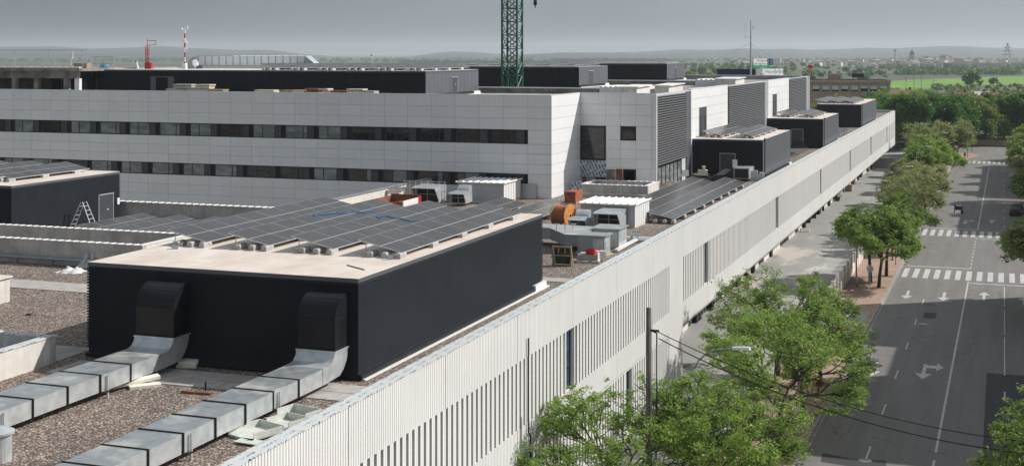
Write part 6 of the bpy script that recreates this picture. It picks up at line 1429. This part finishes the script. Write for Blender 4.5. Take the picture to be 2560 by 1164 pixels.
# ================================================================== PERSON walking on the plaza
def person(label, p, rz):
    t = thing('person', label, 'person', p)
    J = {'pel': (0, 0, .95), 'w': (0, .01, 1.12), 'ch': (0, .02, 1.35), 'nk': (0, .02, 1.5), 'hd0': (0, .035, 1.58), 'hd': (0, .045, 1.68), 'hd1': (0, .04, 1.77),
         'hl': (-.1, 0, .90), 'kl': (-.11, .20, .50), 'al': (-.11, .12, .09), 'tl': (-.12, .27, .05), 'hr': (.1, 0, .90), 'kr': (.11, -.02, .48), 'ar': (.11, -.32, .14), 'tr': (.12, -.22, .04),
         'sl': (-.19, .02, 1.43), 'el': (-.26, -.10, 1.16), 'wl': (-.28, -.02, .90), 'fl': (-.28, .03, .80), 'sr': (.19, .02, 1.43), 'er': (.27, .02, 1.15), 'wr': (.30, .18, .95), 'fr': (.30, .23, .86)}
    Rd = {'pel': .15, 'w': .135, 'ch': .165, 'nk': .06, 'hd0': .07, 'hd': .098, 'hd1': .07, 'hl': .09, 'kl': .06, 'al': .045, 'tl': .035, 'hr': .09, 'kr': .06, 'ar': .045, 'tr': .035, 'sl': .07, 'el': .048, 'wl': .032, 'fl': .028, 'sr': .07, 'er': .048, 'wr': .032, 'fr': .028}
    Ed = [('pel', 'w'), ('w', 'ch'), ('ch', 'nk'), ('nk', 'hd0'), ('hd0', 'hd'), ('hd', 'hd1'), ('pel', 'hl'), ('hl', 'kl'), ('kl', 'al'), ('al', 'tl'), ('pel', 'hr'), ('hr', 'kr'), ('kr', 'ar'), ('ar', 'tr'), ('ch', 'sl'), ('sl', 'el'), ('el', 'wl'), ('wl', 'fl'), ('ch', 'sr'), ('sr', 'er'), ('er', 'wr'), ('wr', 'fr')]
    def skin(name, keys, grow, m, up=2):
        ks = [k for k in J if k in keys]; ix = {k: i for i, k in enumerate(ks)}
        me = bpy.data.meshes.new(name); me.from_pydata([J[k] for k in ks], [(ix[a], ix[b_]) for a, b_ in Ed if a in ix and b_ in ix], []); me.materials.append(M[m])
        o = bpy.data.objects.new(name, me); COL.objects.link(o); sk = o.modifiers.new('s', 'SKIN'); 
        for k in ks: v = me.skin_vertices[0].data[ix[k]]; v.radius = (Rd[k] + grow, Rd[k] * (.78 if k in ('pel', 'w', 'ch') else 1) + grow)
        me.skin_vertices[0].data[0].use_root = True
        sb = o.modifiers.new('b', 'SUBSURF'); sb.levels = up; sb.render_levels = up; o.parent = t; return o
    skin('body', set(J), 0, 'skin'); skin('jacket', {'w', 'ch', 'sl', 'el', 'wl', 'sr', 'er', 'wr', 'pel'}, .018, 'cloth_dark'); skin('trousers', {'pel', 'hl', 'kl', 'al', 'hr', 'kr', 'ar'}, .014, 'cloth_black')
    mb = MB(); mb.ball((0, .02, 1.71), .108, sc=(.95, 1.0, 1.0)); o = mesh_obj('hair', mb, M['hair'], smooth=True); o.parent = t
    for sx, sy in ((-.12, .20), (.12, -.27)):
        mb = MB(); mb.box(sx - .045, sx + .045, sy - .13, sy + .13, .0, .09); o = mesh_obj('shoe', mb, M['rubber']); o.parent = t
    for sx, cx, cy, cz in ((-1, -.28, .03, .82), (1, .30, .24, .88)):
        for k in range(4): mb = MB(); mb.cyl((cx + sx * 0, cy - .03 + k * .02, cz), (cx, cy - .02 + k * .024, cz - .09 + abs(k - 1.5) * .01), .009, 5); o = mesh_obj('finger', mb, M['skin']); o.parent = t
        mb = MB(); mb.cyl((cx, cy + .03, cz + .02), (cx - sx * .02, cy + .07, cz - .03), .01, 5); o = mesh_obj('thumb', mb, M['skin']); o.parent = t
    t.rotation_euler = (0, 0, rz); return t
person('person in dark jacket and black trousers walking under the overhang', W(1867, 722, .12), R(12))
mb = MB(); p = W(2093, 502, .12); rs = np.random.RandomState(2)
pt = thing('potted_shrub', 'dark shrub in a pot against the ground floor under the overhang', 'shrub', p); mb.cyl(p, p + Vector((0, 0, .6)), .35, 12, .45); part('pot', mb, M['black_plastic'], pt)
c = rs.normal(size=(700, 3)) * [.4, .4, .65] + [0, 0, 1.5]; o = bpy.data.objects.new('foliage', leaf_mesh('foliage', c, None, .25, .5, rs, [M['leaf_dark']])); COL.objects.link(o); o.parent = pt
mb = MB(); p = W(2122, 478, .12); mb.box(p.x - .5, p.x + .5, p.y - .4, p.y + .4, .12, 1.1); mb.box(p.x - .55, p.x + .55, p.y - .45, p.y + .45, 1.1, 1.18); solo('wooden_planter', mb, M['wood'], 'brown square planter on the plaza by the far ground floor', 'planter')
for k, (u, v) in enumerate(((2018, 579), (2180, 437), (2150, 460))):
    p = W(u, v, .12); mb = MB(); mb.box(p.x - .9, p.x + .3, p.y - .25, p.y + .25, .42, .5); mb.box(p.x - .85, p.x - .75, p.y - .2, p.y + .2, .12, .42); mb.box(p.x + .15, p.x + .25, p.y - .2, p.y + .2, .12, .42); solo('bench', mb, M['white_plastic'], 'white bench against the ground floor, %s from the viewer' % ('nearest', 'farthest', 'second')[k], 'bench', group='white benches on the plaza')
# ================================================================== OFF-FRAME BLOCKS whose shadows fall on the street
def block(label, x0, x1, y0, y1, h, m='brown_brick'):
    t = thing('apartment_block', label, 'building', ((x0 + x1) / 2, (y0 + y1) / 2, 0), 'apartment blocks on the right side of the street')
    mb = MB(); mb.box(x0, x1, y0, y1, 0, h); part('wall', mb, M[m], t); mb = MB(); mb.box(x0 + .01, x1 + .3, y0 + .01, y1 - .01, h, h + .02); part('roof', mb, M['roof_grey'], t)
    mb = MB()
    for z in np.arange(3.6, h - 2, 3.1):
        for y in np.arange(y0 + 1.6, y1 - 2, 3.4): mb.box(x0 - .03, x0 - .01, y, y + 1.4, z, z + 1.4)
        for x in np.arange(x0 + 1.6, x1 - 2, 3.4): mb.box(x, x + 1.4, y0 - .03, y0 - .01, z, z + 1.4)
    part('window', mb, M['glass_dark'], t)
block('brick apartment block out of frame right of the first crossing', 14, 30, 123.5, 139.5, 24.5)
block('lower part of the brick block out of frame beside the shaded lanes', 14, 30, 111, 123.4, 20.2)
block('brick apartment block out of frame right of the lower lanes', 14, 30, 93.5, 110.9, 24.5, 'brown_band')
block('low brick block out of frame at the lower right', 14, 30, 72, 93.4, 16, 'brown_brick')
block('brick block out of frame beyond the second crossing', 14, 28, 187, 221, 18.2, 'brown_band')
block('brick block out of frame near the junction', 14, 28, 231, 292, 16.5, 'brown_brick')
# ================================================================== BACKGROUND
# brown brick block behind the podium
pA = D(1985, 375); pB = D(2226, 372); dv = (pB - pA); Ln = dv.length; dv.normalize(); nv = Vector((-dv.y, dv.x, 0)); zt = CAMZ - (200 - HZ) * 373 / FPX
t = thing('brick_block', 'long brown brick block with a row of white-blind windows behind the plant rooms', 'building', pA)
def fb(mb, a, b_, y0, y1, z0, z1):
    P = [pA + dv * a + nv * y0, pA + dv * b_ + nv * y0, pA + dv * b_ + nv * y1, pA + dv * a + nv * y1]; mb.hexa([Vector((q.x, q.y, z0)) for q in P] + [Vector((q.x, q.y, z1)) for q in P])
zw1, zw0 = CAMZ - (213 - HZ) * 373 / FPX, CAMZ - (229.5 - HZ) * 373 / FPX
mb = MB(); fb(mb, 0, Ln, .25, 12, 0, zt); fb(mb, 0, Ln, 0, .25, zw1, zt - .7); fb(mb, 0, Ln, 0, .25, 0, zw0); part('wall', mb, M['brown_brick'], t)
mb = MB(); fb(mb, -.2, Ln + .2, -.2, 12.2, zt - .7, zt); part('roof_band', mb, M['brown_band'], t)
pitch = 23.6 / FPX * 373
i = 0; x = Ln - .3
while x > 0:
    mb = MB(); fb(mb, x - .45, x, -.05, .25, zw0, zw1); part('pier', mb, M['brown_band'], t)
    mb = MB(); fb(mb, x - pitch + .1, x - .55, .1, .2, zw0 + .15, zw1 - .1); wn = part('window', mb, M['car_glass'], t)
    mb = MB(); fb(mb, x - pitch + .15, x - .6, .03, .09, zw0 + rr.choice([.5, .7, .9]), zw1 - .15); part('blind', mb, M['house_white'], wn)
    x -= pitch
mb = MB(); fb(mb, 10, 12.5, 4, 7, zt, zt + 1.6); part('roof_hut', mb, M['brown_brick'], t)
mb = MB(); fb(mb, Ln * .62, Ln * .74, 3, 3.6, zt + .6, zt + 1.7); fb(mb, Ln * .63, Ln * .635, 3, 3.3, zt, zt + .6); fb(mb, Ln * .73, Ln * .735, 3, 3.3, zt, zt + .6); part('roof_panel', mb, M['dark_trim'], t)
# houses
def house(label, u, d, wd, dp, h, rh, m, roof, group, rz=None, name='house', chim=True, root=None):
    p = D(u, d); rz = rr.uniform(-.5, .5) if rz is None else rz
    t = thing(name, label, 'house', (0, 0, 0), group); a, b_ = wd / 2, dp / 2
    mb = MB(); mb.box(-a, a, -b_, b_, -1, h); mb.add([(-a, -b_, h), (-a, b_, h), (-a, 0, h + rh * .9), (a, -b_, h), (a, b_, h), (a, 0, h + rh * .9)], [(0, 1, 2), (3, 5, 4)]); part('wall', mb, M[m], t)
    mb = MB(); e = .35
    for s in (-1, 1): mb.hexa([(-a - e, s * (b_ + e), h - .15), (a + e, s * (b_ + e), h - .15), (a + e, 0, h + rh), (-a - e, 0, h + rh), (-a - e, s * (b_ + e), h + .0), (a + e, s * (b_ + e), h + .0), (a + e, 0, h + rh + .18), (-a - e, 0, h + rh + .18)])
    r_ = part('roof', mb, M[roof], t)
    if chim: mb = MB(); mb.box(a * .4, a * .4 + .6, -.3, .3, h + rh * .5, h + rh + .9); part('chimney', mb, M['dark_trim'] if d < 700 else M[m], r_)
    t.location = p; t.rotation_euler = (0, 0, rz); return t
house('brown-roofed house right of the brick block, above the wood', 2250, 455, 15, 12, 7.4, 2.3, 'house_grey', 'soil', 'houses by the wood', .3)
for k, (u, d, w_, h, rf_) in enumerate(((2403, 520, 5.5, 5.0, 'terracotta'), (2424, 512, 5, 4.6, 'terracotta'), (2450, 545, 7, 4.6, 'galv_top'), (2476, 540, 6, 4.4, 'terracotta'))):
    house(('red-roofed house in the green above the wood, leftmost', 'red-roofed house with dark panels above the wood', 'house with pale metal roof above the wood', 'red-roofed house rightmost above the wood')[k], u, d, w_, 7, h, 2.0, 'brown_band', rf_, 'houses above the wood', .4)
tpl = []
for k, (w_, dp_, h, rh, m, rf_) in enumerate(((11, 9, 6, 2, 'house_white', 'terracotta'), (14, 10, 8, 2, 'house_white', 'terracotta'), (10, 10, 9, 2, 'brown_band', 'terracotta'), (16, 11, 7, 2, 'house_grey', 'house_grey'), (12, 9, 10, 1.6, 'brown_brick', 'terracotta'))):
    m_ = MB(); m_.mi = 0; a, b_ = w_ / 2, dp_ / 2; m_.box(-a, a, -b_, b_, -1, h); m_.mi = 1
    for s in (-1, 1): m_.hexa([(-a - .3, s * (b_ + .3), h), (a + .3, s * (b_ + .3), h), (a + .3, 0, h + rh), (-a - .3, 0, h + rh), (-a - .3, s * (b_ + .3), h + .2), (a + .3, s * (b_ + .3), h + .2), (a + .3, 0, h + rh + .2), (-a - .3, 0, h + rh + .2)])
    me = bpy.data.meshes.new('village_house'); me.from_pydata(m_.v, [], m_.f); me.materials.append(M[m]); me.materials.append(M['village_roof' if rf_ == 'terracotta' else rf_]); me.polygons.foreach_set('material_index', m_.m); tpl.append(me)
for i in range(150):
    if i < 110: u = rr.gauss(2370, 95); d = rr.uniform(2300, 3100)
    else: u = rr.uniform(1850, 2300); d = rr.uniform(2000, 3600)
    p = D(u, d); o = bpy.data.objects.new('village_house', rr.choice(tpl)); COL.objects.link(o); s = rr.uniform(.6, 1.05); o.scale = (s, s, s * rr.uniform(.8, 1.3) * (1.25 if i < 110 and abs(u - 2370) < 60 else 1)); o.location = p; o.rotation_euler = (0, 0, rr.uniform(-.8, .8))
    tag(o, 'tiny pale house of the hazy village on the plain', 'house', 'houses of the distant village')
for k in range(10):
    u = (2235, 2262, 2290, 2330, 2352, 2385, 2460, 2500, 2530, 2545)[k]; p = D(u, 1900 + k * 25); m_ = MB(); w_ = rr.uniform(25, 55)
    m_.box(p.x - w_ / 2, p.x + w_ / 2, p.y, p.y + 25, 0, 6); m_.box(p.x - w_ / 2 - .5, p.x + w_ / 2 + .5, p.y - .5, p.y + 25.5, 6, 6.6); m_.box(p.x - w_ / 4, p.x + w_ / 4, p.y + 5, p.y + 12, 6.6, 7.6)
    solo('warehouse', m_, M['house_grey'] if k != 4 else M['sign_blue'], ORD[k] + ' low grey warehouse from the left before the village' if k != 4 else 'dark blue-roofed shed before the village', 'warehouse', group='low warehouses on the plain')
p = D(2280, 2600); t = thing('church_tower', 'church tower standing above the distant village', 'church tower', p); mb = MB(); mb.box(p.x - 5, p.x + 5, p.y - 5, p.y + 5, 0, 20); part('tower', mb, M['house_grey'], t); mb = MB(); mb.cyl((p.x, p.y, 20), (p.x, p.y, 23), 4.5, 8, 4); mb.cyl((p.x, p.y, 23), (p.x, p.y, 29), 4, 8, .2); part('spire', mb, M['dark_trim'], t)
p = D(2238, 2300); mb = MB(); mb.cyl(p, p + Vector((0, 0, 24)), .9, 8); mb.cyl(p + Vector((0, 0, 24)), p + Vector((0, 0, 27)), 1.2, 10, 2.6); mb.cyl(p + Vector((0, 0, 27)), p + Vector((0, 0, 28)), 2.6, 10); solo('water_tower', mb, M['house_grey'], 'thin water tower left of the church tower', 'water tower')
def pylon(label, u, d, h, w_):
    p = D(u, d); mb = MB(); n = 7
    for i in range(n):
        z0, z1 = h * i / n, h * (i + 1) / n; a0, a1 = w_ * (1 - z0 / h) / 2 + .5, w_ * (1 - z1 / h) / 2 + .5
        for sx, sy in ((-1, -1), (1, -1), (1, 1), (-1, 1)): mb.cyl(p + Vector((sx * a0, sy * a0, z0)), p + Vector((sx * a1, sy * a1, z1)), .35, 4); mb.cyl(p + Vector((sx * a0, sy * a0, z0)), p + Vector((-sy * a1, sx * a1, z1)), .2, 4)
    for zz, l in ((.62, 6), (.74, 5), (.86, 4)): mb.cyl(p + Vector((-l, 0, h * zz)), p + Vector((l, 0, h * zz)), .35, 4)
    solo('pylon', mb, M['steel'], label, 'pylon')
pylon('lattice electricity pylon near the right edge of the plain', 2519, 1500, 33, 8)
for k, (u, d, h) in enumerate(((2285, 700, 16), (2303, 650, 12), (2070, 620, 10), (2105, 640, 11), (2265, 760, 9), (1838, 900, 14), (1940, 900, 15), (2333, 720, 8))):
    p = D(u, d); mb = MB(); mb.cyl(p, p + Vector((0, 0, h)), .14, 5, .09); mb.cyl(p + Vector((-.8, 0, h - .6)), p + Vector((.8, 0, h - .6)), .07, 4); solo('wooden_pole', mb, M['pole_wood'], ORD[k] + ' thin power pole in the fields', 'utility pole', group='thin power poles in the fields')
# bright green field, laid as a gentle rise
mb = MB(); top = [(2225, 203), (2270, 200.5), (2340, 197.5), (2440, 193.5), (2560, 190), (2680, 188)]; bot = [(2225, 212), (2270, 219), (2340, 213), (2440, 208), (2560, 204), (2680, 203)]
def F_(u, v, z): q = W(u, v, z); return (q.x, q.y, z)
vs = [F_(u, v, .6) for u, v in top] + [F_(u, v + 8, .3) for u, v in bot]; mb.add(vs, [(i, i + 1, i + 7, i + 6) for i in range(5)]); struct('green_field', mb, M['green_field'])
mb = MB()
for u0, u1, v0, v1 in ((1500, 2230, 168, 170), (2050, 2300, 181, 183.5), (2180, 2600, 163, 164.6)): mb.quad(F_(u0, v1, .5), F_(u1, v1, .5), F_(u1, v0, .5), F_(u0, v0, .5))
struct('far_field', mb, M['far_field'])
# hills
def ridge(name, pts, d1, d0, seed, base=-8):
    rs = np.random.RandomState(seed); us = np.linspace(pts[0][0], pts[-1][0], 260); vv = np.interp(us, [p[0] for p in pts], [p[1] for p in pts])
    k = np.ones(9) / 9; vv = np.convolve(np.pad(vv, 4, mode='edge'), k, 'valid') + np.convolve(rs.normal(size=len(us)) * 1.2, np.ones(5) / 5, 'same')
    vs = []; rows_ = 9
    for j in range(rows_ + 1):
        f = j / rows_; dd = d0 + (d1 - d0) * f
        for u, v in zip(us, vv):
            h1 = CAMZ + (HZ - v) * d1 / FPX; z = base + (h1 - base) * (f ** .8) + (rs.normal() * 2.5 * f * (1 - f) * 2); q = D(u, dd, z); vs.append(q)
    n = len(us)
    for u, v in zip(us, vv): q = D(u, d1 + 1500, base); vs.append(q)
    m_ = MB(); m_.add(vs, [(j * n + i, j * n + i + 1, (j + 1) * n + i + 1, (j + 1) * n + i) for j in range(rows_ + 1) for i in range(n - 1)]); struct(name, m_, M['hill'], True)
far = [(-300, 121), (0, 118), (75, 116), (190, 119), (240, 125), (290, 122), (330, 117), (400, 116), (480, 120), (560, 124), (640, 125), (672, 121), (715, 130), (770, 140), (810, 138), (870, 148), (960, 149), (1040, 141), (1085, 131), (1130, 128), (1170, 128), (1255, 138), (1310, 136), (1340, 134), (1430, 131), (1600, 131), (1680, 124), (1720, 122), (1780, 128), (1820, 122), (1960, 122), (2030, 126), (2080, 124), (2180, 118), (2240, 122), (2300, 117), (2385, 113), (2450, 119), (2560, 121), (2900, 118)]
ridge('hills', far, 7600, 4700, 3)
ridge('near_hills', [(1180, 147), (1260, 142), (1330, 135), (1430, 133), (1560, 133), (1680, 136), (1800, 141), (1950, 147)], 5600, 4300, 5)
ridge('left_hills', [(-300, 150), (0, 146), (250, 149), (300, 146), (420, 149), (560, 145), (700, 150), (900, 148), (1100, 150)], 4800, 3800, 6)
# ================================================================== HAZE
hb = MB(); hb.box(-9500, 9500, -450, 12500, -20, 115); ho = mesh_obj('haze', hb, []); ho['kind'] = 'stuff'; ho['label'] = 'pale haze over the plain'; ho['category'] = 'haze'
hm = bpy.data.materials.new('haze'); hm.use_nodes = True; t_ = hm.node_tree; t_.nodes.clear()
pv_ = nn(t_, 'ShaderNodeVolumePrincipled'); pv_.inputs['Color'].default_value = (.84, .90, .97, 1); pv_.inputs['Density'].default_value = HAZE; pv_.inputs['Anisotropy'].default_value = .2
t_.links.new(pv_.outputs[0], nn(t_, 'ShaderNodeOutputMaterial').inputs['Volume']); ho.data.materials.append(hm)
